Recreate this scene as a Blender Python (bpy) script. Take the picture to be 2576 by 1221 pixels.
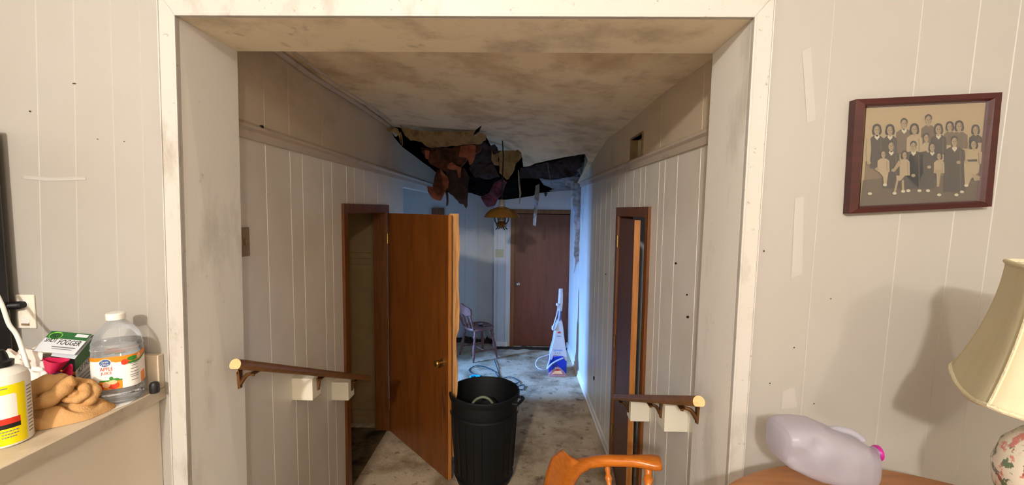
import bpy, bmesh, math, random
from mathutils import Vector, Matrix, noise
random.seed(7)
R = math.radians
scn = bpy.context.scene
COL = scn.collection
for o in list(bpy.data.objects): bpy.data.objects.remove(o)

# ---------------------------------------------------------------- camera
F = 1104.0; CX = 1288.0; CY = 610.5; H = 2.07
roll = R(0.7)
d = Vector((24, 83.5, -F)).normalized()
v = Matrix.Rotation(roll, 3, 'Z') @ d
yaw = math.asin(v.x); pit = -math.asin(v.y / math.cos(yaw))
CM = Matrix.Rotation(yaw, 3, 'Z') @ Matrix.Rotation(R(90) + pit, 3, 'X') @ Matrix.Rotation(roll, 3, 'Z')
cd = bpy.data.cameras.new('camera'); cam = bpy.data.objects.new('camera', cd); COL.objects.link(cam)
cam.matrix_world = Matrix.Translation((0, 0, H)) @ CM.to_4x4()
cd.sensor_fit = 'HORIZONTAL'; cd.sensor_width = 36; cd.lens = F / 2576 * 36
cd.clip_start = .02; cd.clip_end = 60
scn.camera = cam
# ---------------------------------------------------------------- world, exposure, lights
scn.view_settings.view_transform = 'Standard'; scn.view_settings.look = 'None'
scn.view_settings.gamma = 1; scn.view_settings.use_curve_mapping = False
scn.view_settings.exposure = 0.12
w = bpy.data.worlds.new('world'); scn.world = w; w.use_nodes = True
w.node_tree.nodes['Background'].inputs[0].default_value = (.30, .50, 1, 1)
w.node_tree.nodes['Background'].inputs[1].default_value = .02
def light(name, kind, loc, energy, color, **k):
    l = bpy.data.lights.new(name, kind); l.energy = energy; l.color = color
    for a, b in k.items(): setattr(l, a, b)
    o = bpy.data.objects.new(name, l); COL.objects.link(o); o.location = loc; return o
WARM = (1, .92, .80)
light('room_bulb_light', 'POINT', (-.95, -2.9, 3.44), 530, (1, .97, .93), shadow_soft_size=.10)
light('second_bulb_light', 'POINT', (1.05, -2.9, 3.40), 122, (1, .93, .82), shadow_soft_size=.10)
wl = light('window_daylight', 'AREA', (-3.62, 4.30, 1.50), 98, (.17, .41, 1), shape='RECTANGLE', size=1.05, size_y=.38)
wl.rotation_euler = (0, R(-69), R(13)); wl.data.spread = R(68)
light('side_room_fill_light', 'POINT', (1.9, 3.3, 2.25), 1.2, (.65, .75, 1), shadow_soft_size=.1)  # added fill to brighten the right-hand room, no fixture there

# ---------------------------------------------------------------- pixel rays (frame 2576 x 1221) -> places in the room
def ray(px, py): return CM @ Vector((px - CX, -(py - CY), -F))
def P(px, py, Y):
    r = ray(px, py); return Vector((0, 0, H)) + r * (Y / r.y)
def PZ(px, py, Z):
    r = ray(px, py); return Vector((0, 0, H)) + r * ((Z - H) / r.z)
def PL(px, py, a, b):                       # on the vertical plane through the plan points a, b
    r = ray(px, py); n = Vector((b[1] - a[1], a[0] - b[0]))
    t = (n.x * a[0] + n.y * a[1]) / (n.x * r.x + n.y * r.y)
    return Vector((0, 0, H)) + r * t
def Zp(pts, off=0): return [P(900 + x * .3439, 280 + y * .3439, Y) for x, y, Y in pts]

# ---------------------------------------------------------------- materials
def lin(c): return tuple(((x / 255) / 12.92 if x <= 10 else ((x / 255 + .055) / 1.055) ** 2.4) for x in c)
def mat(name, rgb, rough=.6, metal=0, stains=(), bump=0, bscale=60, trans=0, ior=1.45, emit=0, spec=.5, stretch=None, sub=0):
    m = bpy.data.materials.new(name); m.use_nodes = True; nt = m.node_tree; N = nt.nodes; L = nt.links
    b = N['Principled BSDF']; b.inputs['Roughness'].default_value = rough; b.inputs['Metallic'].default_value = metal
    b.inputs['Specular IOR Level'].default_value = spec
    b.inputs['Transmission Weight'].default_value = trans; b.inputs['IOR'].default_value = ior
    c = (*lin(rgb), 1)
    tc = N.new('ShaderNodeTexCoord'); src = None
    for i, (srgb_, scale, lo, hi, amt, sc) in enumerate(stains):
        mp = N.new('ShaderNodeMapping'); mp.inputs['Scale'].default_value = sc or (1, 1, 1)
        mp.inputs['Location'].default_value = (i * 3.1, i * 1.7, i * 2.3)
        L.new(tc.outputs['Object'], mp.inputs[0])
        n = N.new('ShaderNodeTexNoise'); n.inputs['Scale'].default_value = scale; n.inputs['Detail'].default_value = 6
        n.inputs['Roughness'].default_value = .62
        L.new(mp.outputs[0], n.inputs[0])
        r = N.new('ShaderNodeMapRange'); r.inputs[1].default_value = lo; r.inputs[2].default_value = hi
        r.inputs[3].default_value = 0; r.inputs[4].default_value = amt
        L.new(n.outputs[0], r.inputs[0])
        mx = N.new('ShaderNodeMix'); mx.data_type = 'RGBA'
        L.new(r.outputs[0], mx.inputs[0])
        if src is None: mx.inputs[6].default_value = c
        else: L.new(src, mx.inputs[6])
        mx.inputs[7].default_value = (*lin(srgb_), 1); src = mx.outputs[2]
    if src is None: b.inputs['Base Color'].default_value = c
    else: L.new(src, b.inputs['Base Color'])
    if bump:
        n = N.new('ShaderNodeTexNoise'); n.inputs['Scale'].default_value = bscale; n.inputs['Detail'].default_value = 5
        if stretch:
            mp = N.new('ShaderNodeMapping'); mp.inputs['Scale'].default_value = stretch
            L.new(tc.outputs['Object'], mp.inputs[0]); L.new(mp.outputs[0], n.inputs[0])
        else: L.new(tc.outputs['Object'], n.inputs[0])
        bp = N.new('ShaderNodeBump'); bp.inputs['Strength'].default_value = bump; bp.inputs['Distance'].default_value = .01
        L.new(n.outputs[0], bp.inputs['Height']); L.new(bp.outputs[0], b.inputs['Normal'])
    if emit:
        b.inputs['Emission Color'].default_value = c; b.inputs['Emission Strength'].default_value = emit
    return m
def mat_film(name, rgb, clear=.75, rough=.08, transl=0):
    m = bpy.data.materials.new(name); m.use_nodes = True; nt = m.node_tree; N = nt.nodes; L = nt.links
    out = N['Material Output']; b = N['Principled BSDF']; b.inputs['Base Color'].default_value = (*lin(rgb), 1)
    b.inputs['Roughness'].default_value = rough
    last = b.outputs[0]
    if transl:
        t = N.new('ShaderNodeBsdfTranslucent'); t.inputs[0].default_value = (*lin(rgb), 1)
        a = N.new('ShaderNodeMixShader'); a.inputs[0].default_value = transl; L.new(last, a.inputs[1]); L.new(t.outputs[0], a.inputs[2]); last = a.outputs[0]
    tr = N.new('ShaderNodeBsdfTransparent'); x = N.new('ShaderNodeMixShader')
    fr = N.new('ShaderNodeFresnel'); fr.inputs[0].default_value = 1.45
    mr = N.new('ShaderNodeMapRange'); mr.inputs[3].default_value = clear; mr.inputs[4].default_value = clear * .35
    L.new(fr.outputs[0], mr.inputs[0]); L.new(mr.outputs[0], x.inputs[0])
    L.new(last, x.inputs[1]); L.new(tr.outputs[0], x.inputs[2]); L.new(x.outputs[0], out.inputs[0])
    return m
M = {}
M['wall'] = mat('painted_panelling', (168, 162, 153), .42, stains=[((158, 146, 130), 1.3, .45, .75, .35, None), ((120, 108, 92), 30, .74, .80, .5, None)], bump=.05, bscale=8)
M['spackle'] = mat('spackle', (176, 169, 162), .6)
M['groove'] = mat('groove_catchlight', (176, 170, 161), .4)  # paler than the wall: light caught along the grooves, put into the colour
M['casing'] = mat('casing_paint', (192, 186, 177), .4, stains=[((126, 108, 86), 9, .54, .74, .55, (1, 1, .5)), ((98, 84, 68), 45, .64, .72, .6, None)], bump=.04)
M['jamb'] = mat('jamb_paint', (232, 227, 218), .5, stains=[((132, 122, 102), 3.2, .50, .76, .75, (1, 1, .35)), ((110, 100, 82), 12, .66, .78, .6, None)], bump=.05)
M['soffit'] = mat('soffit_paint', (236, 222, 192), .55, stains=[((130, 112, 86), 3.4, .48, .74, .7, None), ((110, 95, 72), 14, .62, .74, .4, None)])
M['hall'] = mat('hall_panelling', (230, 223, 212), .36, stains=[((190, 174, 148), 1.1, .45, .75, .5, None), ((90, 80, 66), 24, .74, .80, .5, None)], bump=.05, bscale=8)
M['hallgroove'] = mat('hall_groove_catchlight_and_baseboard', (240, 232, 218), .25)  # paints in the light that hall grooves catch; also the baseboard colour
M['upper'] = mat('upper_wall_paint', (204, 186, 160), .5, stains=[((120, 108, 90), 2.2, .5, .76, .6, (1, .5, 1))])
M['ledge'] = mat('ledge_paint', (196, 180, 160), .4, stains=[((118, 104, 84), 10, .55, .75, .6, None)])
M['ceil'] = mat('stained_ceiling_board', (240, 222, 188), .7, stains=[((180, 152, 112), 1.9, .47, .68, .75, (1.2, 1, 1)), ((160, 136, 102), 5.5, .52, .70, .5, None), ((92, 78, 60), 26, .69, .76, .6, None)], bump=.08, bscale=12)
M['roomceil'] = mat('room_ceiling_paint', (226, 220, 210), .7)
M['carpet'] = mat('dirty_hall_carpet', (196, 176, 148), .95, stains=[((124, 102, 76), 2.6, .44, .64, .85, None), ((70, 56, 42), 10, .57, .70, .8, None), ((206, 192, 170), 22, .56, .72, .45, None)], bump=.6, bscale=60, spec=.1)
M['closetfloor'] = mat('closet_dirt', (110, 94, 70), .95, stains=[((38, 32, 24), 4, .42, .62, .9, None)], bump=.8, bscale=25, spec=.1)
M['stair'] = mat('stair_carpet', (140, 128, 108), .95, bump=.3)
M['roomfloor'] = mat('room_floor', (176, 164, 150), .6, stains=[((110, 84, 58), 3, .4, .7, .6, None)])
WG = lambda n, a, b_, r=.35, s=(14, 14, 1): mat(n, a, r, stains=[(b_, 3, .40, .66, .8, s), (tuple(int(x * .75) for x in b_), 9, .55, .72, .5, s)])
M['door'] = WG('stained_birch_veneer', (120, 66, 24), (92, 47, 14), .33, (5, 5, .7))
M['doortrim'] = WG('brown_door_casing', (122, 74, 36), (92, 50, 22), .4)
M['dooredge'] = WG('bare_door_edge', (186, 122, 58), (150, 90, 38), .5)
M['splinter'] = WG('splintered_wood', (204, 152, 96), (160, 104, 52), .7)
M['enddoor'] = WG('dark_end_door', (106, 54, 33), (88, 42, 25), .4, (5, 5, .6))
M['rdoor'] = WG('dark_side_door', (112, 66, 36), (90, 50, 26), .5, (5, 5, .6))
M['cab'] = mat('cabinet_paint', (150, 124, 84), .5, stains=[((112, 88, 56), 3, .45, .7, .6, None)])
M['rail'] = WG('walnut_handrail', (140, 96, 56), (106, 70, 40), .4, (20, 2, 20))
M['railend'] = mat('sawn_rail_end', (226, 178, 122), .7, stains=[((190, 136, 84), 40, .5, .7, .6, None)])
M['bronze'] = mat('aged_bronze', (124, 88, 54), .38, .85)
M['brass'] = mat('brass', (190, 150, 84), .25, .9)
M['steel'] = mat('knob_steel', (190, 186, 176), .22, .95)
M['block'] = mat('white_block_paint', (236, 226, 206), .5)
M['orange'] = mat('honey_wood', (182, 102, 28), .28, stains=[((148, 74, 12), 5, .42, .7, .75, (3, 12, 12))])
M['tablew'] = mat('table_veneer', (168, 110, 62), .38, stains=[((136, 82, 40), 4, .42, .7, .7, (1.5, 14, 1))])
M['counter'] = mat('laminate_counter', (206, 190, 166), .42, stains=[((178, 160, 132), 9, .45, .7, .7, None), ((120, 98, 66), 5, .66, .74, .7, None), ((96, 70, 52), 40, .72, .78, .7, None)])
M['counteredge'] = mat('counter_edge_laminate', (186, 172, 152), .45, stains=[((146, 130, 108), 14, .5, .7, .6, None)])
M['cabside'] = mat('cabinet_side_paint', (226, 214, 196), .5)
M['black'] = mat('black_plastic', (14, 14, 15), .42)
M['blackgl'] = mat('black_gloss', (12, 11, 16), .3)
M['bin'] = mat('bin_plastic', (10, 11, 13), .55, bump=.04)
M['white'] = mat('white_plastic', (232, 226, 216), .35)
M['appliance'] = mat('appliance_white', (186, 182, 180), .35)
M['hosegrey'] = mat('dull_hose', (112, 116, 92), .5)
M['plate'] = mat('ivory_plate', (232, 222, 204), .35)
M['grayplate'] = mat('grey_ivory_plate', (176, 170, 140), .4)
M['tan'] = mat('tan_plate', (140, 116, 88), .5)
M['yellow'] = mat('yellow_label', (246, 222, 10), .4)
M['paper'] = mat('white_paper', (240, 234, 226), .6)
M['red'] = mat('label_red', (206, 48, 28), .45)
M['labelblack'] = mat('label_black', (26, 22, 24), .5)
M['labelgrey'] = mat('label_grey', (120, 120, 124), .5)
M['orangeL'] = mat('label_orange', (240, 134, 24), .4)
M['greenL'] = mat('label_green', (52, 130, 48), .4)
M['darkgreen'] = mat('carton_green', (22, 96, 38), .35)
M['lime'] = mat('carton_lime', (120, 210, 60), .35)
M['cartonwhite'] = mat('carton_white', (220, 222, 226), .4)
M['blueL'] = mat('label_blue', (46, 84, 140), .4)
M['peach'] = mat('label_peach', (246, 190, 140), .4)
M['towel'] = mat('tan_terry', (200, 156, 104), .95, stains=[((180, 128, 74), 14, .45, .65, .5, None)], bump=.35, bscale=260, spec=.05)
M['bag'] = mat('white_plastic_bag', (228, 212, 200), .4, stains=[((200, 70, 50), 9, .62, .68, .8, None), ((190, 170, 160), 16, .5, .7, .5, None)])
M['pink'] = mat('magenta_rubber', (204, 40, 84), .4)
M['purple'] = mat('dark_purple_cloth', (70, 20, 50), .8)
M['pet'] = mat_film('clear_pet', (236, 240, 244), .86, .06)
M['water'] = mat('water', (250, 252, 255), .02, trans=1, ior=1.33)
M['hdpe'] = mat_film('milky_hdpe', (212, 210, 222), .42, .25, transl=.5)
M['capmag'] = mat('magenta_cap', (170, 30, 130), .3)
M['shade'] = mat('cream_shade_silk', (198, 188, 156), .75, stains=[((186, 174, 138), 30, .45, .7, .4, (1, 1, .1))], bump=.1, bscale=220)
M['shadetrim'] = mat('shade_braid', (204, 192, 160), .8, bump=.4, bscale=200)
M['shadein'] = mat('shade_lining', (236, 230, 218), .7)
M['ebony'] = mat('ebony_wood', (26, 18, 14), .3)
M['ceramic'] = mat('floral_ceramic', (226, 216, 196), .18, stains=[((64, 96, 60), 26, .54, .56, .9, None), ((206, 120, 110), 30, .56, .60, .9, None), ((150, 60, 50), 44, .62, .65, .9, None), ((60, 66, 60), 22, .62, .635, .85, None)])
M['frame'] = mat('mahogany_frame', (66, 24, 20), .28, stains=[((44, 14, 12), 6, .4, .7, .7, (1, 1, 8))])
M['glass'] = mat_film('picture_glass', (255, 255, 255), .97, .03)
def tone(n, c): M[n] = mat(n, c, .5)
tone('sepia_back', (140, 121, 89)); tone('sepia_floor', (74, 60, 40)); tone('sepia_dark', (52, 42, 30)); tone('sepia_mid', (83, 68, 48))
tone('sepia_light', (137, 120, 91)); tone('sepia_white', (164, 153, 128)); tone('sepia_skin', (128, 110, 81)); tone('sepia_hair', (40, 32, 24)); tone('sepia_shadow', (96, 78, 52))
M['board'] = mat('torn_board_back', (142, 118, 82), .85, stains=[((96, 76, 50), 9, .45, .65, .8, None)], bump=.6, bscale=30)
M['boardtan'] = mat('torn_board_tan', (150, 128, 88), .85, stains=[((110, 90, 60), 8, .45, .65, .7, None)], bump=.4, bscale=30)
M['insul'] = mat('dirty_insulation', (92, 54, 34), .98, stains=[((48, 28, 18), 10, .42, .62, .9, None)], bump=1, bscale=40)
M['pinkins'] = mat('pink_insulation', (146, 86, 66), .98, stains=[((98, 50, 38), 12, .45, .65, .7, None)], bump=1, bscale=40)
M['redins'] = mat('wet_red_insulation', (116, 46, 46), .98, stains=[((60, 24, 26), 10, .42, .62, .8, None)], bump=1, bscale=40)
M['felt'] = mat('dark_roof_felt', (58, 44, 42), .9, stains=[((34, 26, 28), 8, .42, .62, .8, None)], bump=.5, bscale=25)
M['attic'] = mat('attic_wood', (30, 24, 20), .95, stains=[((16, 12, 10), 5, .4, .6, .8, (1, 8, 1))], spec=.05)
M['drape'] = mat('torn_paper_facing', (150, 148, 150), .8, stains=[((112, 104, 98), 7, .46, .64, .8, (1, 1, .6))], bump=.5, bscale=20)
M['endwall'] = mat('end_wall_paint', (196, 196, 194), .4, stains=[((150, 146, 138), 2, .5, .75, .4, None)])
M['dirt'] = mat('floor_dirt', (62, 52, 42), 1, bump=1, bscale=50, spec=.05)
M['oldwood'] = mat('worn_pinkish_wood', (128, 82, 70), .5, stains=[((92, 54, 44), 6, .42, .65, .8, None)])
M['amber'] = mat('amber_glass', (150, 106, 44), .14, trans=.55, ior=1.3)
M['frost'] = mat('frosted_glass', (150, 146, 142), .3, trans=.3)
M['blueplastic'] = mat('blue_tank_plastic', (26, 48, 150), .18)
M['bluedark'] = mat('blue_grey_shaft', (70, 86, 130), .35)
M['clearpink'] = mat_film('clear_pink_nozzle', (220, 160, 160), .45, .15)
M['cyantext'] = mat('cyan_print', (20, 130, 210), .4)
M['hose'] = mat('grey_white_hose', (172, 172, 180), .4)
M['teal'] = mat('teal_cable', (14, 64, 84), .4)
M['cyan'] = mat('cyan_tape', (20, 170, 220), .4)
M['apple'] = mat('apple_red', (214, 60, 24), .4)
M['winblue'] = mat('window_frame_paint', (220, 220, 218), .5)

# ---------------------------------------------------------------- mesh builder
class MB:
    def __init__(s): s.v = []; s.f = []; s.m = []; s.mats = []
    def mi(s, m):
        m = M[m] if isinstance(m, str) else m
        if m not in s.mats: s.mats.append(m)
        return s.mats.index(m)
    def add(s, vs, fs, m):
        k = len(s.v); i = s.mi(m); s.v += [Vector(q) for q in vs]
        for f in fs: s.f.append([k + a for a in f]); s.m.append(i)
        return s
    def box(s, lo, hi, m, rot=None, piv=None):
        x0, y0, z0 = lo; x1, y1, z1 = hi
        vs = [Vector(q) for q in ((x0, y0, z0), (x1, y0, z0), (x1, y1, z0), (x0, y1, z0), (x0, y0, z1), (x1, y0, z1), (x1, y1, z1), (x0, y1, z1))]
        if rot:
            piv = Vector(piv or ((x0 + x1) / 2, (y0 + y1) / 2, (z0 + z1) / 2)); mt = rot.to_3x3()
            vs = [mt @ (q - piv) + piv for q in vs]
        return s.add(vs, [(3, 2, 1, 0), (4, 5, 6, 7), (0, 1, 5, 4), (1, 2, 6, 5), (2, 3, 7, 6), (3, 0, 4, 7)], m)
    def hexa(s, a, b, m):                 # two quads (or n-gons) joined
        n = len(a)
        return s.add(list(a) + list(b), [tuple(range(n))[::-1], tuple(range(n, 2 * n))] + [(i, (i + 1) % n, n + (i + 1) % n, n + i) for i in range(n)], m)
    def prism(s, pts, off, m): return s.hexa(pts, [Vector(q) + Vector(off) for q in pts], m)
    def loft(s, rings, m, cap=True, closed=True):
        n = len(rings[0]); vs = [q for r in rings for q in r]; fs = []
        for j in range(len(rings) - 1):
            for i in range(n if closed else n - 1):
                a = j * n + i; b = j * n + (i + 1) % n
                fs.append((a, b, b + n, a + n))
        if cap and closed: fs += [tuple(range(n))[::-1], tuple(range((len(rings) - 1) * n, len(rings) * n))]
        return s.add(vs, fs, m)
    def lathe(s, prof, c, m, n=32, ax=(0, 0, 1), cap=True, sq=2.0, rot=0):
        c = Vector(c); ax = Vector(ax).normalized(); u = ax.orthogonal().normalized() if abs(ax.z) < .99 else Vector((1, 0, 0)); w_ = ax.cross(u)
        rings = []
        for r, h in prof:
            ring = []
            for i in range(n):
                t = 2 * math.pi * i / n; cc, ss = math.cos(t), math.sin(t)
                k = 1 if sq == 2 else (abs(cc) ** sq + abs(ss) ** sq) ** (-1 / sq)
                cr, sr = math.cos(t + rot), math.sin(t + rot)
                ring.append(c + ax * h + (u * cr + w_ * sr) * r * k)
            rings.append(ring)
        return s.loft(rings, m, cap)
    def tube(s, pts, r, m, n=10, cap=True):
        pts = [Vector(q) for q in pts]; rs = r if isinstance(r, (list, tuple)) else [r] * len(pts); rings = []; u = None
        for i, q in enumerate(pts):
            t = (pts[min(i + 1, len(pts) - 1)] - pts[max(i - 1, 0)]).normalized()
            if u is None: u = t.orthogonal().normalized()
            u = (u - t * u.dot(t)).normalized(); w_ = t.cross(u)
            rings.append([q + (u * math.cos(2 * math.pi * k / n) + w_ * math.sin(2 * math.pi * k / n)) * rs[i] for k in range(n)])
        return s.loft(rings, m, cap)
    def build(s, name, parent=None, smooth=False, bevel=0, seg=2, sub=0):
        me = bpy.data.meshes.new(name); me.from_pydata([tuple(q) for q in s.v], [], s.f)
        for m_ in s.mats: me.materials.append(m_)
        for p, i in zip(me.polygons, s.m): p.material_index = i
        bm = bmesh.new(); bm.from_mesh(me); bmesh.ops.recalc_face_normals(bm, faces=bm.faces); bm.to_mesh(me); bm.free()
        if smooth:
            for p in me.polygons: p.use_smooth = True
            try: me.set_sharp_from_angle(angle=R(smooth if smooth is not True else 40))
            except Exception: pass
        o = bpy.data.objects.new(name, me); COL.objects.link(o)
        if parent: o.parent = parent; o.matrix_parent_inverse = Matrix.Translation(-parent.location) @ Matrix.Identity(4)
        if bevel:
            b = o.modifiers.new('bevel', 'BEVEL'); b.width = bevel; b.segments = seg; b.limit_method = 'ANGLE'; b.angle_limit = R(40)
        if sub: q = o.modifiers.new('sub', 'SUBSURF'); q.levels = sub; q.render_levels = sub
        return o
def empty(name, loc, label, cat, group=None):
    o = bpy.data.objects.new(name, None); COL.objects.link(o); o.location = loc; o.empty_display_size = .05
    return tag(o, label, cat, group)
def tag(o, label, cat, group=None):
    o['label'] = label; o['category'] = cat
    if group: o['group'] = group
    return o
def struct(o, label=None):
    o['kind'] = 'structure'
    if label: o['label'] = label
    return o
def smoothline(pts, k=6):
    pts = [Vector(q) for q in pts]; out = []
    for i in range(len(pts) - 1):
        a = pts[max(i - 1, 0)]; b = pts[i]; c = pts[i + 1]; e = pts[min(i + 2, len(pts) - 1)]
        for j in range(k):
            t = j / k
            out.append(.5 * ((2 * b) + (c - a) * t + (2 * a - 5 * b + 4 * c - e) * t * t + (3 * b - a - 3 * c + e) * t ** 3))
    out.append(pts[-1]); return out
def text2d(body, size=1):
    c = bpy.data.curves.new('t', 'FONT'); c.body = body; c.size = size; c.align_x = 'CENTER'; c.align_y = 'CENTER'; c.resolution_u = 3
    o = bpy.data.objects.new('t', c); COL.objects.link(o); bpy.context.view_layer.update()
    me = bpy.data.meshes.new_from_object(o.evaluated_get(bpy.context.evaluated_depsgraph_get()))
    vs = [tuple(q.co) for q in me.vertices]; fs = [tuple(p.vertices) for p in me.polygons]
    bpy.data.objects.remove(o); bpy.data.meshes.remove(me)
    xs = [q[0] for q in vs]; ys = [q[1] for q in vs]; x0, x1, y0, y1 = min(xs), max(xs), min(ys), max(ys)
    return [((q[0] - x0) / (x1 - x0), (q[1] - y0) / (y1 - y0)) for q in vs], fs
def put_text(mb, body, m, fn):                # fn maps (u,v) in 0..1 to a point
    vs, fs = text2d(body); mb.add([fn(a, b) for a, b in vs], fs, m)
def quadfn(bl, br, tr, tl, off=Vector((0, 0, 0)), sub=(0, 0, 1, 1)):
    def fn(u, v_):
        u = sub[0] + (sub[2] - sub[0]) * u; v_ = sub[1] + (sub[3] - sub[1]) * v_
        return bl * (1 - u) * (1 - v_) + br * u * (1 - v_) + tr * u * v_ + tl * (1 - u) * v_ + off
    return fn

# ================================================================ THE SETTING
YF, YB = 1.42, 1.70           # front and back face of the wide opening
ZU = .57                      # upper room floor
LT = 2.687
# --- upper room
struct(MB().box((-2.7, -4.3, ZU - .06), (2.5, 1.66, ZU), 'roomfloor').build('floor_front'))
struct(MB().box((-2.7, -4.3, 3.75), (2.5, YF, 3.85), 'roomceil').build('ceiling_front'))
struct(MB().box((-2.8, -4.3, ZU), (-2.7, YB, 3.85), 'wall').build('wall_room_left'))
struct(MB().box((2.5, -4.3, ZU), (2.6, YB, 3.85), 'wall').build('wall_room_right'))
struct(MB().box((-2.8, -4.4, ZU), (2.6, -4.3, 3.85), 'wall').build('wall_room_back'))
# opening corners, front and back
def lean(x0, y0, x1, y1, Y, z):                # point at height z on the photographed edge line
    a = P(x0, y0, Y); b = P(x1, y1, Y); t = (z - a.z) / (b.z - a.z); return a + (b - a) * t
FLt, FLb = lean(451, 55, 484, 1221, YF, LT), lean(451, 55, 484, 1221, YF, ZU)
FRt, FRb = lean(1891, 46, 1823, 1221, YF, LT), lean(1891, 46, 1823, 1221, YF, ZU)
BLt, BLb = lean(597, 132, 622, 1221, YB, LT), lean(597, 132, 622, 1221, YB, ZU)
BRt, BRb = lean(1793, 132, 1734, 1221, YB, LT), lean(1793, 132, 1734, 1221, YB, ZU)
zf = P(1180, 47, YF).z; zb = P(1180, 132, YB).z
for q in (FLt, FRt): q.z = zf
for q in (BLt, BRt): q.z = zb
BLt.x = P(597, 132, YB).x; BRt.x = P(1793, 132, YB).x
def panel(mb, bl, br, tl, tr, grooves, depth, m, mg, thick, gw=.006):
    """grooved board face between four corners; grooves = [(u at bottom, u at top)]"""
    n = (br - bl).cross(tl - bl).normalized()
    cols = [(0, 0, 0, m)]
    W = (br - bl).length
    for a, b in sorted(grooves):
        g = gw / W / 2
        cols += [(a - g, b - g, 0, m), (a, b, -depth, mg), (a + g, b + g, 0, mg)]
    cols += [(1, 1, 0, m)]
    pts = [(bl + (br - bl) * a + n * dd, tl + (tr - tl) * b + n * dd) for a, b, dd, _ in cols]
    for i in range(len(pts) - 1):
        mm = mg if cols[i + 1][2] < 0 or cols[i][2] < 0 else m
        mb.add([pts[i][0], pts[i + 1][0], pts[i + 1][1], pts[i][1]], [(0, 1, 2, 3)], mm)
    back = [q - n * thick for q in (bl, br, tr, tl)]
    mb.add([bl, br, tr, tl] + back, [(7, 6, 5, 4), (0, 4, 5, 1), (1, 5, 6, 2), (2, 6, 7, 3), (3, 7, 4, 0)], m)
# front wall, left of the opening
V = Vector
def frontpiece(name, x0b, x0t, x1b, x1t, z0, z1, gr):
    mb = MB(); bl, br, tl, tr = V((x0b, YF, z0)), V((x1b, YF, z0)), V((x0t, YF, z1)), V((x1t, YF, z1))
    def u(p, z):
        a = bl.x + (tl.x - bl.x) * (z - z0) / (z1 - z0); b = br.x + (tr.x - br.x) * (z - z0) / (z1 - z0); return (p - a) / (b - a)
    gs = []
    for (ax, ay, bx, by) in gr:
        q0, q1 = lean(ax, ay, bx, by, YF, z0), lean(ax, ay, bx, by, YF, z1)
        gs.append((u(q0.x, z0), u(q1.x, z1)))
    panel(mb, bl, br, tl, tr, gs, .0018, 'wall', 'groove', YB - YF - .004, .004)
    return struct(mb.build(name))
ext = lambda a, b, z: a + (b - a) * ((z - a.z) / (b.z - a.z))
FL3, FR3 = ext(FLb, FLt, 3.75), ext(FRb, FRt, 3.75)
JT = .012
frontpiece('wall_front_left', -2.7, -2.7, FLb.x - JT, FL3.x - JT, ZU, 3.75,
           [(90, 50, 105, 700), (185, 60, 196, 700), (277, 30, 297, 700), (351, 50, 366, 600), (-90, 0, -60, 700), (-300, 0, -260, 700)])
frontpiece('wall_front_right', FRb.x + JT, FR3.x + JT, 2.5, 2.5, ZU, 3.75,
           [(2098, 20, 2013, 1060), (2312, 100, 2200, 1140), (2405, 500, 2318, 1190), (2488, 600, 2420, 1100), (2640, 200, 2560, 1100)])
sp = MB()
for pts in ([(2018, 130), (2040, 118), (2052, 300), (2030, 310)], [(2000, 500), (2022, 495), (2018, 690), (1990, 700), (1988, 560)], [(1968, 985), (1998, 975), (2006, 1025), (1965, 1030)]):
    sp.add([P(x, y, YF - .0012) for x, y in pts], [(0, 1, 2, 3)], 'spackle')
def nick(x, y, w_, h_, m_='dirt', Y=YF - .0025): sp.add([P(x + w_ * math.cos(k * .785), y + h_ * math.sin(k * .785), Y) for k in range(8)], [tuple(range(8))], m_)
for q in ((186, 210, 5, 1.6), (75, 280, 2.5, 2), (245, 350, 1.6, 1.2), (312, 356, 1.5, 1.2), (1922, 632, 2, 2.4), (2090, 752, 1.6, 1.6), (1998, 875, 1.8, 1.8), (1937, 965, 1.6, 1.6), (2048, 1016, 1.6, 1.6)): nick(*q)
sp.add([P(x, y, YF - .0015) for x, y in ((60, 441), (120, 447), (215, 446), (216, 453), (120, 456), (60, 450))], [(0, 1, 2, 3, 4, 5)], 'spackle')
struct(sp.build('trim_17'))
mb = MB(); mb.hexa([V((FLt.x - JT, YF, zf + JT)), V((FRt.x + JT, YF, zf + JT)), V((FR3.x + JT, YF, 3.75)), V((FL3.x - JT, YF, 3.75))],
                   [V((FLt.x - JT, YB - .004, zb + JT)), V((FRt.x + JT, YB - .004, zb + JT)), V((FR3.x + JT, YB - .004, 3.75)), V((FL3.x - JT, YB - .004, 3.75))], 'wall')
struct(mb.build('wall_front_header'))
# jamb liners
def slab(a, b, c, e, off, m, name):
    return struct(MB().hexa([a, b, c, e], [q + V(off) for q in (a, b, c, e)], m).build(name, bevel=.001))
slab(FLb, BLb, BLt, FLt, (-.011, 0, 0), 'jamb', 'trim_1')
slab(FRb, BRb, BRt, FRt, (.011, 0, 0), 'jamb', 'trim_2')
slab(FLt + V((-.011, 0, 0)), BLt + V((-.011, 0, 0)), BRt + V((.011, 0, 0)), FRt + V((.011, 0, 0)), (0, 0, .011), 'soffit', 'trim_3')
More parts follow.
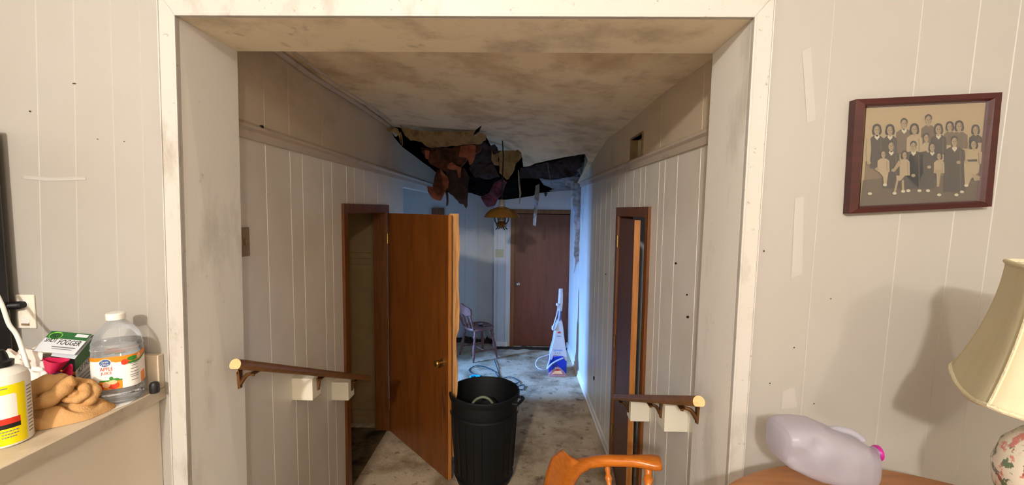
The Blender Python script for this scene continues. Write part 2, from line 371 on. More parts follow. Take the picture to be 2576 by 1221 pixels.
# casings (front face 15 mm proud, with a small inner bead)
YC = YF - .016
def casing(name, inb, int_, outb, outt, extra=None):
    mb = MB()
    def pt(q, y): return V((q.x, y, q.z))
    a = [pt(inb, YC), pt(outb, YC), pt(outt, YC), pt(int_, YC)]
    mb.hexa(a, [V((q.x, YF + .001, q.z)) for q in a], 'casing')
    dv = (outb - inb) * .10; dt = (outt - int_) * .10
    b = [pt(inb - dv * .25, YC - .006), pt(inb + dv, YC - .006), pt(int_ + dt, YC - .006), pt(int_ - dt * .25, YC - .006)]
    mb.hexa(b, [V((q.x, YC + .004, q.z)) for q in b], 'casing')
    e = [pt(outb - dv * .7, YC - .004), pt(outb, YC - .004), pt(outt, YC - .004), pt(outt - dt * .7, YC - .004)]
    mb.hexa(e, [V((q.x, YC + .004, q.z)) for q in e], 'casing')
    return struct(mb.build(name, bevel=.0015))
CW = .072
OL_b = V((FLb.x - CW * .78, YC, ZU)); OL_t = V((FLt.x - CW * .78, YC, zf + CW))
OR_b = lean(1950, 20, 1870, 1187, YC, ZU); OR_t = lean(1950, 20, 1870, 1187, YC, zf + CW)
casing('trim_4', FLb, FLt, OL_b, OL_t)
casing('trim_5', FRb, FRt, OR_b, OR_t)
casing('trim_6', FLt, FRt, OL_t, OR_t)

# --- hallway: side wall planes in plan
LA, LB = (-1.165, YB), (-1.29, 6.75)
RA, RB = (.79, YB), (.722, 6.5)
def lw(y): return LA[0] + (LB[0] - LA[0]) * (y - LA[1]) / (LB[1] - LA[1])
def rw(y): return RA[0] + (RB[0] - RA[0]) * (y - RA[1]) / (RB[1] - RA[1])
LG = [PL(p, 700, LA, LB).y for p in (677, 737, 767, 818, 839)] + [PL(p, 480, LA, LB).y for p in (872, 892, 916, 950, 971, 990, 1018, 1032, 1047)]
RG = [PL(p, 640, RA, RB).y for p in (1651, 1665, 1696, 1752)] + [PL(p, 500, RA, RB).y for p in (1622, 1610, 1593, 1572, 1556, 1538, 1525, 1512, 1502, 1494, 1487)] + [5.6, 5.95]
def sidewall(mb, fx, y0, y1, z0, z1, side, grooves, m='hall', mg='hallgroove', th=.09):
    a, b = V((fx(y0), y0, z0)), V((fx(y1), y1, z0)); up = V((0, 0, z1 - z0))
    g = sorted([(y - y0) / (y1 - y0) for y in grooves if y0 + .02 < y < y1 - .02])
    if side < 0: panel(mb, a, b, a + up, b + up, [(q, q) for q in g], .003, m, mg, th)          # faces +x
    else: panel(mb, b, a, b + up, a + up, [(1 - q, 1 - q) for q in g], .003, m, mg, th)
DL0, DL1, DT = 2.95, 3.92, 2.04           # left doorway
mb = MB()
ZL = 2.40
sidewall(mb, lw, YB, DL0, 0, ZL, -1, LG); sidewall(mb, lw, DL0, DL1, DT, ZL, -1, LG)
sidewall(mb, lw, DL1, 4.57, 0, ZL, -1, LG); sidewall(mb, lw, 4.57, 6.75, 2.29, ZL, -1, LG)
sidewall(mb, lw, YB, 4.05, ZL, 2.92, -1, [LG[0], LG[1], LG[3]], 'upper', 'upper')
tops = [(4.05, 2.80), (4.25, 2.74), (4.55, 2.695), (5.1, 2.675), (5.6, 2.65), (6.1, 2.635), (6.75, 2.60)]
mb.prism([V((lw(y), y, z)) for y, z in [(4.05, ZL), (6.75, ZL)] + tops[::-1]], (-.09, 0, 0), 'upper')
struct(mb.build('wall_left'))
DR0, DR1 = 2.70, 3.44
mb = MB()
sidewall(mb, rw, YB, DR0, 0, ZL, 1, RG); sidewall(mb, rw, DR0, DR1, DT, ZL, 1, RG); sidewall(mb, rw, DR1, 6.5, 0, ZL, 1, RG)
VH0, VH1 = PL(1617, 370, RA, RB).y, PL(1588, 370, RA, RB).y
vz0, vz1 = PL(1602, 398, RA, RB).z, PL(1602, 345, RA, RB).z
sidewall(mb, rw, YB, VH0, ZL, 2.92, 1, [RG[0], RG[3]], 'upper', 'upper'); sidewall(mb, rw, VH1, 6.5, ZL, 2.92, 1, [], 'upper', 'upper')
sidewall(mb, rw, VH0, VH1, ZL, vz0, 1, [], 'upper', 'upper'); sidewall(mb, rw, VH0, VH1, vz1, 2.92, 1, [], 'upper', 'upper')
struct(mb.build('wall_right'))
hm = MB()
for (x, y, w_, h_) in ((1700, 663, 3, 3), (1728, 742, 2.5, 2.5), (1730, 798, 4, 3.5), (1494, 952, 2, 6), (1524, 690, 1.5, 1.5)):
    hm.add([PL(x + w_ * math.cos(k * .785), y + h_ * math.sin(k * .785), (RA[0] - .0012, RA[1]), (RB[0] - .0012, RB[1])) for k in range(8)], [tuple(range(8))], 'dirt')
struct(hm.build('trim_18'))
# ledges
def ledge(fx, sgn, y0, y1, name):
    prof = [(0, -.045), (.012, -.045), (.016, -.012), (.028, 0), (.028, .010), (.018, .018), (0, .030)]
    mb = MB(); mb.loft([[V((fx(y) + sgn * (a - .001), y, ZL + b)) for a, b in prof] for y in (y0, (y0 + y1) / 2, y1)], 'ledge')
    return struct(mb.build(name, smooth=30))
ledge(lw, 1, YB, 6.72, 'trim_7'); ledge(rw, -1, YB, 6.48, 'trim_8')
# ceiling with the ragged hole
def zc(x, y):
    t = min(max((x + .3) / .5, 0), 1); t = t * t * (3 - 2 * t)
    return 2.82 - .055 * (x + 1.2) - .2 * max(0, y - 4.0) * t - .012 * math.sin(x * 5 + 1) * math.sin(y * 3.1)
def PC(px, py):
    r = ray(px, py); lo, hi = 1.0, 7.0
    f = lambda Y: (H + r.z * Y / r.y) - zc(r.x * Y / r.y, Y)
    for _ in range(50):
        m_ = (lo + hi) / 2
        if f(m_) < 0: lo = m_
        else: hi = m_
    Y = lo; return V((r.x * Y / r.y, Y, H + r.z * Y / r.y))
edge_px = [(950, 302), (965, 318), (985, 319), (1005, 321), (1017, 325), (1040, 329), (1065, 330), (1090, 333), (1120, 332), (1150, 332), (1180, 331), (1197, 327), (1213, 314), (1205, 333),
           (1187, 346), (1209, 336), (1222, 343), (1232, 362), (1238, 372), (1252, 380), (1275, 381), (1303, 377), (1311, 384), (1314, 400), (1316, 420), (1345, 412), (1380, 404), (1420, 396), (1452, 390), (1472, 388)]
rim = [PC(*q) for q in edge_px]
TH = .013
mb = MB()
# build as strips between the near edge (y = YB) and the rim, sampled in x
xs = [-1.25] + [q.x for q in rim] + [rw(4.3)]
bm = bmesh.new()
outline = [V((-1.25, YB - .01, 0)), V((.83, YB - .01, 0)), V((.80, 6.4, 0)), V((.70, 6.4, 0)), V((.69, 5.6, 0)), V((.70, 5.0, 0)), V((.695, 4.7, 0))] + [V((q.x, q.y, 0)) for q in reversed(rim[1:])] + [V((-1.25, rim[0].y, 0))]
vs = [bm.verts.new(q) for q in outline]; es = [bm.edges.new((vs[i], vs[(i + 1) % len(vs)])) for i in range(len(vs))]
bmesh.ops.triangle_fill(bm, use_beauty=True, edges=es)
for _ in range(4):
    long = [e for e in bm.edges if e.calc_length() > .22]
    if long: bmesh.ops.subdivide_edges(bm, edges=long, cuts=1); bmesh.ops.triangulate(bm, faces=bm.faces[:])
for q in bm.verts: q.co.z = zc(q.co.x, q.co.y)
ret = bmesh.ops.extrude_face_region(bm, geom=bm.faces[:]);
for g in ret['geom']:
    if isinstance(g, bmesh.types.BMVert): g.co.z += TH
bmesh.ops.recalc_face_normals(bm, faces=bm.faces)
me = bpy.data.meshes.new('ceiling'); bm.to_mesh(me); bm.free(); me.materials.append(M['ceil'])
o = bpy.data.objects.new('ceiling', me); COL.objects.link(o); struct(o)
# seam batten across the sagging board
a, b = PC(1313, 375), PC(1540, 351)
struct(MB().tube([a + V((0, 0, -.002)), (a + b) / 2 + V((0, 0, -.002)), b + V((0, 0, -.002))], .004, 'soffit', 6).build('trim_9'))
# ceiling cove strips on the left, broken near the hole
def cove(pts, off, r, name):
    struct(MB().tube([V((lw(y) + off, y, zc(lw(y), y) - dz)) for y, dz in pts], r, 'ledge', 8).build(name, smooth=True))
cove([(YB, .014), (2.4, .016), (3.2, .014), (3.95, .016), (4.25, .05)], .014, .016, 'trim_10')
cove([(YB, .002), (2.4, .004), (3.2, .002), (3.85, .004)], .075, .011, 'trim_11')
# remaining ceiling strip at the far right
q = [P(1357, 450, 5.55), P(1475, 447, 5.55), P(1476, 478, 6.52), P(1382, 482, 6.52), P(1400, 478, 6.3), P(1368, 466, 5.9)]
struct(MB().prism(q, (0, 0, .012), 'drape').build('ceiling_back'))
# floors
struct(MB().box((-3.7, 3.95, -.06), (.9, 6.9, 0), 'carpet').box((-1.3, 1.66, -.06), (2.4, 3.95, 0), 'carpet').build('floor'))
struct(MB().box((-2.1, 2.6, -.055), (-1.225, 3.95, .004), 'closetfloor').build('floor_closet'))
for i, (y0, z) in enumerate([(1.66, .57), (1.94, .38), (2.22, .19)]):
    pass
st = MB()
for y0, y1, z in ((1.66, 1.70, .57), (1.70, 1.98, .38), (1.98, 2.26, .19)): st.box((lw(1.8) + .002, y0, 0), (.768, y1, z), 'stair')
struct(st.build('floor_steps', bevel=.01))
# end wall: recessed left part, forward right part, jagged top where the ceiling tore away
YE, YE2 = 6.50, 6.75
topL = [P(x, y, YE2) for x, y in ((1005, 477), (1040, 476), (1075, 472), (1100, 470), (1124, 485), (1150, 484), (1185, 486), (1206, 493), (1243, 500))]
poly = [V((-3.6, YE2, 0)), V((P(1243, 700, YE2).x + .05, YE2, 0)), topL[-1] + V((.05, 0, 0))] + topL[::-1] + [V((-3.6, YE2, 2.36))]
mbw = MB(); mbw.prism(poly, (0, .08, 0), 'endwall')
xe = P(1243, 700, YE).x
topR = [P(x, y, YE) for x, y in ((1243, 502), (1262, 504), (1296, 500), (1340, 493), (1357, 486), (1382, 483), (1440, 478), (1478, 474), (1500, 470))]
DX0, DX1, DZ = P(1293, 700, YE).x, P(1436, 700, YE).x, 2.02
# wall pieces left of, above and right of the end door
mbw.prism([V((xe, YE, 0)), V((DX0 - .01, YE, 0)), V((DX0 - .01, YE, DZ)), P(1296, 500, YE), P(1262, 504, YE), topR[0]], (0, .33, 0), 'endwall')
mbw.prism([V((DX0 - .01, YE, DZ)), V((DX1 + .01, YE, DZ)), topR[6], topR[5], topR[4], topR[3], topR[2]], (0, .33, 0), 'endwall')
mbw.prism([V((DX1 + .01, YE, 0)), V((.80, YE, 0)), V((.80, YE, topR[7].z)), topR[6], V((DX1 + .01, YE, DZ))], (0, .33, 0), 'endwall')
for px in (1252, 1272):
    a, b = P(px, 620, YE), P(px, 620, YE); mbw.box((a.x - .003, YE - .004, .02), (a.x + .003, YE + .01, 2.1), 'ledge')
for px in (1170, 1203):
    a = P(px, 620, YE2); mbw.box((a.x - .003, YE2 - .003, .02), (a.x + .003, YE2 + .01, 2.2), 'ledge')
struct(mbw.build('wall_back'))
# side room and closet shells
sw = MB()
sw.box((-3.66, 3.4, 0), (-3.55, 4.08, 2.6), 'endwall').box((-3.66, 4.52, 0), (-3.55, 6.85, 2.6), 'endwall')
sw.box((-3.66, 4.08, 0), (-3.55, 4.52, .95), 'endwall').box((-3.66, 4.08, 2.05), (-3.55, 4.52, 2.6), 'endwall')
sw.box((-2.25, 5.12, 0), (-2.17, 6.76, 2.37), 'endwall')  # unseen partition, added to keep the window beam off the end wall
struct(sw.build('wall_side_room'))
struct(MB().box((-3.55, 3.98, 0), (-2.1, 4.04, 2.36), 'endwall').box((-2.1, 4.16, 0), (-1.33, 4.20, 2.36), 'endwall').build('wall_closet_back'))
struct(MB().box((-2.1, 2.55, 0), (-2.02, 4.20, 2.36), 'cab').box((-2.1, 2.55, 0), (-1.28, 2.63, 2.36), 'cab').build('wall_closet'))
struct(MB().box((-3.6, 2.5, 2.36), (-1.33, 6.8, 2.40), 'ceil').build('ceiling_side_room'))
wf = MB()
for a in ((-3.58, 4.08, .95), (-3.58, 4.08, 2.02)): wf.box(a, (-3.54, 4.52, a[2] + .03), 'winblue')
for y in (4.08, 4.49): wf.box((-3.58, y, .95), (-3.54, y + .03, 2.05), 'winblue')
wf.box((-3.575, 4.10, 1.48), (-3.545, 4.50, 1.51), 'winblue')
struct(wf.build('window_1'))
# right-hand room beyond the ajar door
rr = MB(); rr.box((2.3, 1.9, 0), (2.4, 3.9, 2.4), 'endwall').box((.88, 3.8, 0), (2.4, 3.9, 2.4), 'endwall').box((.90, 1.9, 0), (2.4, 2.0, 2.4), 'endwall')
struct(rr.build('wall_side_room_right')); struct(MB().box((.90, 1.9, 2.4), (2.4, 3.9, 2.44), 'ceil').build('ceiling_side_room_right'))
# attic shell and rafters
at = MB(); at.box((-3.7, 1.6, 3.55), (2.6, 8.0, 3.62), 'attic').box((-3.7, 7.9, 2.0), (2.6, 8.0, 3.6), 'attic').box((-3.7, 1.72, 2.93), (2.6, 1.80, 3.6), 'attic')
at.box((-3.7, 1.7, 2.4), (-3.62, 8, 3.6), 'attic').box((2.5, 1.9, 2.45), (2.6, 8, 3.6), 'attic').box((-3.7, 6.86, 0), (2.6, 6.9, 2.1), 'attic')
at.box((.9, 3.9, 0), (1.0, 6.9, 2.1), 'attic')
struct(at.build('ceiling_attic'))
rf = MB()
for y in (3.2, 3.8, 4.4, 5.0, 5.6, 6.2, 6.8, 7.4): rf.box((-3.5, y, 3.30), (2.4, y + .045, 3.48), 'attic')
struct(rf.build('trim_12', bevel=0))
jo = MB()
for x in (-.75, .05, .45): jo.box((x, 4.9, 2.95), (x + .04, 7.4, 3.09), 'attic')
struct(jo.build('trim_13'))
# baseboards
def base(fx, s, y0, y1, name, h=.075):
    prof = [(0, 0), (.022, 0), (.022, .018), (.012, .024), (.012, h - .01), (.004, h), (0, h)]
    struct(MB().loft([[V((fx(y) + s * (a - .001), y, b)) for a, b in prof] for y in (y0, y1)], 'hallgroove').build(name))
base(rw, -1, DR1 + .09, 6.49, 'baseboard_right'); base(lw, 1, DL1 + .09, 4.56, 'baseboard_left')
struct(MB().box((DX1 + .09, YE - .014, 0), (.70, YE + .001, .08), 'hallgroove').box((xe, YE - .014, 0), (DX0 - .09, YE + .001, .07), 'hallgroove').build('baseboard_back'))

# --- doors
def knob(parent, c, ax, m='steel', s=1.0, name='door_knob'):
    ax = V(ax).normalized()
    mb = MB().lathe([(.0, 0), (.032 * s, 0), (.032 * s, .004 * s), (.026 * s, .008 * s), (.011 * s, .011 * s), (.010 * s, .030 * s), (.020 * s, .036 * s), (.027 * s, .046 * s), (.027 * s, .056 * s), (.020 * s, .064 * s), (.0, .066 * s)], c, m, 20, ax)
    return mb.build(name, parent, smooth=True)
# door frame of the left doorway
mb = MB()
def fr_left(y0, y1, z0, z1, d=.018): mb.hexa([V((lw(y0) + d, y0, z0)), V((lw(y1) + d, y1, z0)), V((lw(y1) + d, y1, z1)), V((lw(y0) + d, y0, z1))],
                                            [V((lw(y0) - .001, y0, z0)), V((lw(y1) - .001, y1, z0)), V((lw(y1) - .001, y1, z1)), V((lw(y0) - .001, y0, z1))], 'doortrim')
fr_left(DL0 - .058, DL0 + .012, 0, DT + .055); fr_left(DL1 - .012, DL1 + .058, 0, DT + .055); fr_left(DL0 + .012, DL1 - .012, DT - .012, DT + .055)
mb.box((lw(DL0) - .10, DL0, 0), (lw(DL0) + .004, DL0 + .014, DT), 'doortrim').box((lw(DL1) - .11, DL1 - .014, 0), (lw(DL1) + .004, DL1, DT), 'doortrim')
mb.box((lw(3.4) - .10, DL0, DT - .014), (lw(3.4) + .004, DL1, DT), 'doortrim')
struct(mb.build('trim_14', bevel=.002))
# the open left door: hinge far, free edge towards us
hx, hy = lw(DL1) + .03, DL1 - .03
fe = P(1127, 800, 3.17); dirv = V((fe.x - hx, fe.y - hy, 0)); wd = dirv.length; dirv.normalize(); nrm = V((dirv.y, -dirv.x, 0))
if nrm.y > 0: nrm = -nrm                        # towards the camera
door = empty('interior_door', (hx, hy, .012), 'open brown veneer interior door with splintered free edge, swung into the hallway', 'door')
door['kind'] = 'structure'; door.name = 'door_1'
h0 = V((hx, hy, .012)); e1 = h0 + dirv * wd; th = -nrm * .036; up = V((0, 0, 2.01))
f0 = [h0, e1 - dirv * .004]
MB().hexa([h0, e1 - dirv * .003, e1 - dirv * .003 + up, h0 + up], [q + th * .12 for q in (h0, e1 - dirv * .003, e1 - dirv * .003 + up, h0 + up)], 'door').build('veneer_face', door)
core = MB().hexa([h0 + th * .12, e1 + th * .12, e1 + th * .12 + up, h0 + th * .12 + up], [q + th * .85 for q in (h0, e1, e1 + up, h0 + up)], 'dooredge').build('door_core', door)
core['label'] = 'pale bare wood edge of the door'
# loosened back veneer: wavy long splinter
vs = []; N_ = 26
rng = random.Random(3); mbv = MB(); fa = []; fb = []
for i in range(N_ + 1):
    z = .16 + (2.02 - .16) * i / N_
    wv = .014 * math.sin(i * .9) + rng.uniform(-.006, .006)
    lo = (.052 + wv * .6 if z > 1.10 else .030 + wv) if z > .55 else .020 + wv * .5
    base_ = e1 + V((0, 0, z)) + th * 1.25
    fa.append(base_ + dirv * -.05); fb.append(base_ + dirv * .0 + V((lo * .62, 0, 0)) + th * .3)
ring = fa + fb[::-1]
mbv.prism(ring, th * .10, 'splinter'); s_ = mbv.build('loose_veneer', door); s_['label'] = 'pale splintered back veneer peeling from the door edge'
MB().hexa([h0 + th * .87, e1 + th * .87, e1 + th * .87 + up, h0 + th * .87 + up], [q + th * 1.0 for q in (h0, e1, e1 + up, h0 + up)], 'door').build('veneer_back', door)
# cracks near the latch
crk = MB()
for a, z0, z1, wq in ((.075, .52, .72, .007), (.055, .40, .66, .009), (.09, .30, .47, .005), (.035, .60, .80, .005), (.03, 1.2, 1.75, .003)):
    c0 = e1 - dirv * a + nrm * .0012
    crk.add([c0 + V((0, 0, z0)), c0 + dirv * wq + V((0, 0, (z0 + z1) / 2)), c0 + V((0, 0, z1)), c0 - dirv * wq * .5 + V((0, 0, (z0 + z1) / 2 + .03))], [(0, 1, 2, 3)], 'dirt')
crk.build('split_mark', door)
kb = e1 - dirv * .07 + V((0, 0, .90)); knob(door, kb + nrm * .001, nrm, 'brass'); knob(door, kb + th * 1.0, -nrm, 'brass')
for z in (.25, 1.0, 1.78): MB().tube([h0 + V((-.008, .008, z - .045)), h0 + V((-.008, .008, z + .045))], .008, 'brass', 8).build('hinge', door)
# closet cupboard
cb = empty('closet_cupboard', (-1.6, 4.02, 0), 'tall cream built-in cupboard with panelled doors inside the dark closet', 'cupboard')
YCb = 4.02
MB().box((-2.01, YCb, 0.02), (-1.345, 4.155, 2.34), 'cab').build('cupboard_body', cb)
def pdoor(x0, x1, z0, z1, nm):
    m_ = MB().box((x0, YCb - .020, z0), (x0 + .05, YCb - .001, z1), 'cab').box((x1 - .05, YCb - .020, z0), (x1, YCb - .001, z1), 'cab')
    m_.box((x0 + .05, YCb - .020, z0), (x1 - .05, YCb - .001, z0 + .05), 'cab').box((x0 + .05, YCb - .020, z1 - .05), (x1 - .05, YCb - .001, z1), 'cab')
    m_.box((x0 + .05, YCb - .008, z0 + .05), (x1 - .05, YCb - .001, z1 - .05), 'cab').build(nm, cb, bevel=.003)
pdoor(-1.72, -1.33, 1.60, 2.20, 'cupboard_door'); pdoor(-1.72, -1.33, .10, 1.54, 'cupboard_door'); pdoor(-2.0, -1.74, .10, 1.54, 'cupboard_door')
# end door
ed = empty('door_2', ((DX0 + DX1) / 2, YE + .03, 0), 'closed reddish brown slab door at the far end of the hall', 'door'); ed['kind'] = 'structure'
MB().box((DX0 + .004, YE + .015, .012), (DX1 - .004, YE + .05, DZ - .02), 'enddoor').build('door_slab', ed, bevel=.002)
knob(ed, (DX0 + .055, YE + .015, .95), (0, -1, 0))
MB().box((DX0 + .10, YE - .002, DZ - .005), (DX0 + .18, YE + .014, DZ + .03), 'white').build('alarm_contact', ed, bevel=.003)
mb = MB().box((DX0 - .055, YE - .018, 0), (DX0 + .004, YE + .001, DZ + .05), 'doortrim').box((DX1 - .004, YE - .018, 0), (DX1 + .055, YE + .001, DZ + .05), 'doortrim').box((DX0 + .004, YE - .018, DZ - .012), (DX1 - .004, YE + .001, DZ + .05), 'doortrim')
mb.box((DX0 - .012, YE, 0), (DX0 + .003, YE + .3, DZ), 'doortrim').box((DX1 - .003, YE, 0), (DX1 + .012, YE + .3, DZ), 'doortrim').box((DX0, YE + .06, DZ - .012), (DX1, YE + .3, DZ), 'doortrim')
struct(mb.build('trim_15', bevel=.002))
# right doorway with its ajar door
mb = MB()
def fr_right(y0, y1, z0, z1, d=.018): mb.hexa([V((rw(y0) - d, y0, z0)), V((rw(y1) - d, y1, z0)), V((rw(y1) - d, y1, z1)), V((rw(y0) - d, y0, z1))],
                                             [V((rw(y0) + .001, y0, z0)), V((rw(y1) + .001, y1, z0)), V((rw(y1) + .001, y1, z1)), V((rw(y0) + .001, y0, z1))], 'doortrim')
fr_right(DR0 - .05, DR0 + .012, 0, DT + .055); fr_right(DR1 - .012, DR1 + .055, 0, DT + .055); fr_right(DR0 + .012, DR1 - .012, DT - .012, DT + .055)
mb.box((rw(DR0) - .004, DR0, 0), (rw(DR0) + .10, DR0 + .014, DT), 'doortrim').box((rw(DR1) - .004, DR1 - .014, 0), (rw(DR1) + .1, DR1, DT), 'doortrim').box((rw(3) - .004, DR0, DT - .014), (rw(3) + .10, DR1, DT), 'doortrim')
struct(mb.build('trim_16', bevel=.002))
hr = V((rw(DR1) - .004, DR1 - .02, .012)); er = P(1587, 800, 2.74); er = V((er.x, er.y, .012)); dr_ = (er - hr).normalized(); nr = V((-dr_.y, dr_.x, 0))
if nr.x > 0: nr = -nr
rd = empty('door_3', hr, 'dark brown door standing ajar in the right wall behind the handrail', 'door'); rd['kind'] = 'structure'
er = hr + dr_ * .70; up2 = V((0, 0, 2.0)); t2 = -nr * .036
MB().hexa([hr, er, er + up2, hr + up2], [q + t2 for q in (hr, er, er + up2, hr + up2)], 'rdoor').build('door_slab', rd)
s_ = MB().hexa([er + dr_ * .001, er + dr_ * .006, er + dr_ * .006 + up2, er + dr_ * .001 + up2], [q + t2 for q in (er + dr_ * .001, er + dr_ * .006, er + dr_ * .006 + up2, er + dr_ * .001 + up2)], 'dooredge').build('door_edge', rd); s_['label'] = 'orange lit bare edge of the door'
for z in (.3, 1.02, 1.82): MB().tube([hr + V((-.008, .010, z - .045)), hr + V((-.008, .010, z + .045))], .008, 'brass', 8).build('hinge', rd)

q0, q1 = P(1612, 812, 3.795), P(1632, 852, 3.795)
tag(MB().box((q0.x, 3.775, q1.z), (q1.x, 3.798, (q0.z + q1.z) / 2 - .008), 'yellow').box((q0.x + .006, 3.77, (q0.z + q1.z) / 2 - .008), (q1.x, 3.798, q0.z), 'yellow').build('hanging_pouch', bevel=.004), 'small yellow pouch seen through the gap of the ajar right door', 'pouch')
# vent opening in the right wall
vo = empty('wall_vent', (rw(VH0), (VH0 + VH1) / 2, vz0), 'open wall vent hole with bare wood rim above the right ledge', 'vent')
mb = MB(); x_ = rw((VH0 + VH1) / 2)
for a, b in (((VH0 - .012, vz0 - .012), (VH1 + .012, vz0)), ((VH0 - .012, vz1), (VH1 + .012, vz1 + .012)), ((VH0 - .012, vz0), (VH0, vz1)), ((VH1, vz0), (VH1 + .012, vz1))):
    mb.box((x_ - .008, a[0], a[1]), (x_ + .045, b[0], b[1]), 'board')
mb.build('vent_frame', vo)
MB().box((x_ + .086, VH0 - .1, vz0 - .1), (x_ + .092, VH1 + .1, vz1 + .1), 'black').build('vent_dark_back', vo)  # black panel standing in for the unlit inside of the vent hole
# switch plates
def plate(name, lo, hi, axis, label, m, toggles):
    t = empty(name, (V(lo) + V(hi)) / 2, label, 'light switch' if 'switch' in name else 'outlet')
    MB().box(lo, hi, m).build('cover_plate', t, bevel=.002)
    for a, b in toggles: MB().box(a, b, m).build('toggle', t, bevel=.001)
    return t
a, b = P(1247, 628, YE), P(1267, 648, YE)
plate('light_switch', (a.x, YE - .007, b.z), (b.x, YE, a.z), 1, 'double switch plate on the far wall beside the brown end door', 'grayplate',
      [((a.x + .03, YE - .018, (a.z + b.z) / 2 - .012), (a.x + .042, YE - .007, (a.z + b.z) / 2 + .012)), ((a.x + .07, YE - .018, (a.z + b.z) / 2 - .012), (a.x + .082, YE - .007, (a.z + b.z) / 2 + .012))])
a, b = PL(606, 573, LA, LB), PL(613, 645, LA, LB); yy = (a.y + b.y) / 2
plate('light_switch', (lw(yy) + .001, yy - .035, b.z), (lw(yy) + .010, yy + .035, a.z), 0, 'tan switch plate seen edge-on on the left hall wall', 'tan',
      [((lw(yy) + .010, yy - .006, (a.z + b.z) / 2 - .012), (lw(yy) + .022, yy + .006, (a.z + b.z) / 2 + .012))])
a, b = P(1087, 524, YE2), P(1118, 546, YE2)
t = empty('door_chime', (a.x, YE2, b.z), 'small brown door chime box on the far wall above the open door', 'door chime')
MB().box((a.x, YE2 - .05, b.z + .02), (b.x, YE2, a.z), 'doortrim').build('chime_cover', t, bevel=.004); MB().box((a.x + .02, YE2 - .045, b.z), (b.x - .02, YE2, b.z + .02), 'white').build('chime_base', t)
a = PL(600, 303, LA, LB)
tag(MB().lathe([(0, 0), (.004, .001), (.007, .014), (.007, .022), (0, .024)], (lw(a.y + .14), a.y + .14, a.z - .0), 'black', 12, (1, 0, 0)).build('wall_hook', smooth=True), 'tiny black hook high on the left hall wall by the opening', 'hook')

# ================================================================ HANDRAILS
def bracket(parent, plate_c, side, rail_c, nm='bracket'):
    """plate on the wall at plate_c, arm out to the underside of the rail"""
    pc, rc = V(plate_c), V(rail_c)
    mb = MB(); n = V((-side, 0, 0))
    mb.lathe([(0, 0), (.017, 0), (.016, .004), (.010, .007), (0, .008)], pc + V((0, 0, .012)), 'bronze', 14, n)
    mb.hexa([pc + V((0, -.010, -.058)), pc + V((0, .010, -.058)), pc + V((0, .016, .02)), pc + V((0, -.016, .02))], [pc + n * .008 + q for q in (V((0, -.006, -.056)), V((0, .006, -.056)), V((0, .012, .018)), V((0, -.012, .018)))], 'bronze')
    pts = smoothline([pc + V((0, 0, -.040)) + n * .004, pc * .6 + rc * .4 + V((0, 0, -.012)), pc * .3 + rc * .7 + V((0, 0, -.006)), rc + V((0, 0, -.003))], 5)
    mb.tube(pts, [.006 + .003 * (1 - i / len(pts)) for i in range(len(pts))], 'bronze', 8)
    mb.box(rc + V((-.010, -.030, -.004)), rc + V((.010, .030, .001)), 'bronze')
    mb.lathe([(0, 0), (.006, 0), (.006, .007), (0, .009)], rc + V((0, -.02, -.004)), 'bronze', 10, (0, 0, -1))
    mb.build(nm, parent, smooth=True)
def handrail(side, X, near, far, plates, label):
    a = near; b = far; dv = (b - a).normalized()
    t = empty('handrail', a, label, 'handrail')
    rr_ = .021; n = 20
    def ringat(c):                              # rounded rail, flat underside
        u = V((1, 0, 0)); w_ = V((0, -dv.z, dv.y))
        out = []
        for k in range(n):
            an = 2 * math.pi * k / n; x, z = math.cos(an), math.sin(an)
            z = max(z, -.72); out.append(c + u * x * rr_ + w_ * z * rr_)
        return out
    MB().loft([ringat(a), ringat(a + (b - a) * .5), ringat(b)], 'rail').build('rail', t, smooth=35)
    e_ = MB().loft([ringat(a - dv * .0015), ringat(a + dv * .0002)], 'railend').build('rail_end', t); e_['label'] = 'pale sawn end of the rail'
    for (px, y, onx) in plates:
        s = (y - a.y) / (b.y - a.y); rc = a + (b - a) * s; rc = V((rc.x, y, rc.z - rr_ * .85))
        bracket(t, (onx, y, rc.z - .012), side, rc)
    return t
XLr = -1.035
aL, bL = P(592, 916, 1), P(925, 950, 1)
aL = V((0, 0, H)) + ray(592, 918) * (XLr / ray(592, 918).x); bL = V((0, 0, H)) + ray(926, 953) * ((XLr - .02) / ray(926, 953).x)
jambx = lambda y, z: (FLb + (FLt - FLb) * ((z - ZU) / (zf - ZU))).x * (1 - (y - YF) / (YB - YF)) + (BLb + (BLt - BLb) * ((z - ZU) / (zb - ZU))).x * (y - YF) / (YB - YF)
jambr = lambda y, z: (FRb + (FRt - FRb) * ((z - ZU) / (zf - ZU))).x * (1 - (y - YF) / (YB - YF)) + (BRb + (BRt - BRb) * ((z - ZU) / (zb - ZU))).x * (y - YF) / (YB - YF)
def blk(px0, px1, py0, py1, line, fx, side, label, yl=.095, deep=.108, tilt=0):
    q = PL(px0, (py0 + py1) / 2, *line); y0 = q.y; z1 = PL(px0, py0, *line).z; z0 = PL(px0, py1, *line).z
    x0 = fx(y0) + (.019 if tilt else .0) * -side; x1 = fx(y0) - side * deep
    o = MB().box((min(x0, x1), y0, z0), (max(x0, x1), y0 + yl, z1), 'block').build('mounting_block', bevel=.0015)
    tag(o, label, 'wooden block', 'white wooden blocks behind the handrails'); return y0, x1, z0, z1
b1 = blk(734, 787, 952, 1008, (LA, LB), lw, -1, 'larger nearer white block under the left handrail')
b2 = blk(834, 883, 962, 1008, (LA, LB), lw, -1, 'smaller farther white block under the left handrail, by the door casing')
b3 = blk(1731, 1677, 1021, 1090, (RA, RB), rw, 1, 'larger nearer white block under the right handrail')
b4 = blk(1634, 1588, 1012, 1063, (RA, RB), rw, 1, 'smaller farther white block under the right handrail, against the door casing', yl=.085, deep=.112, tilt=0)
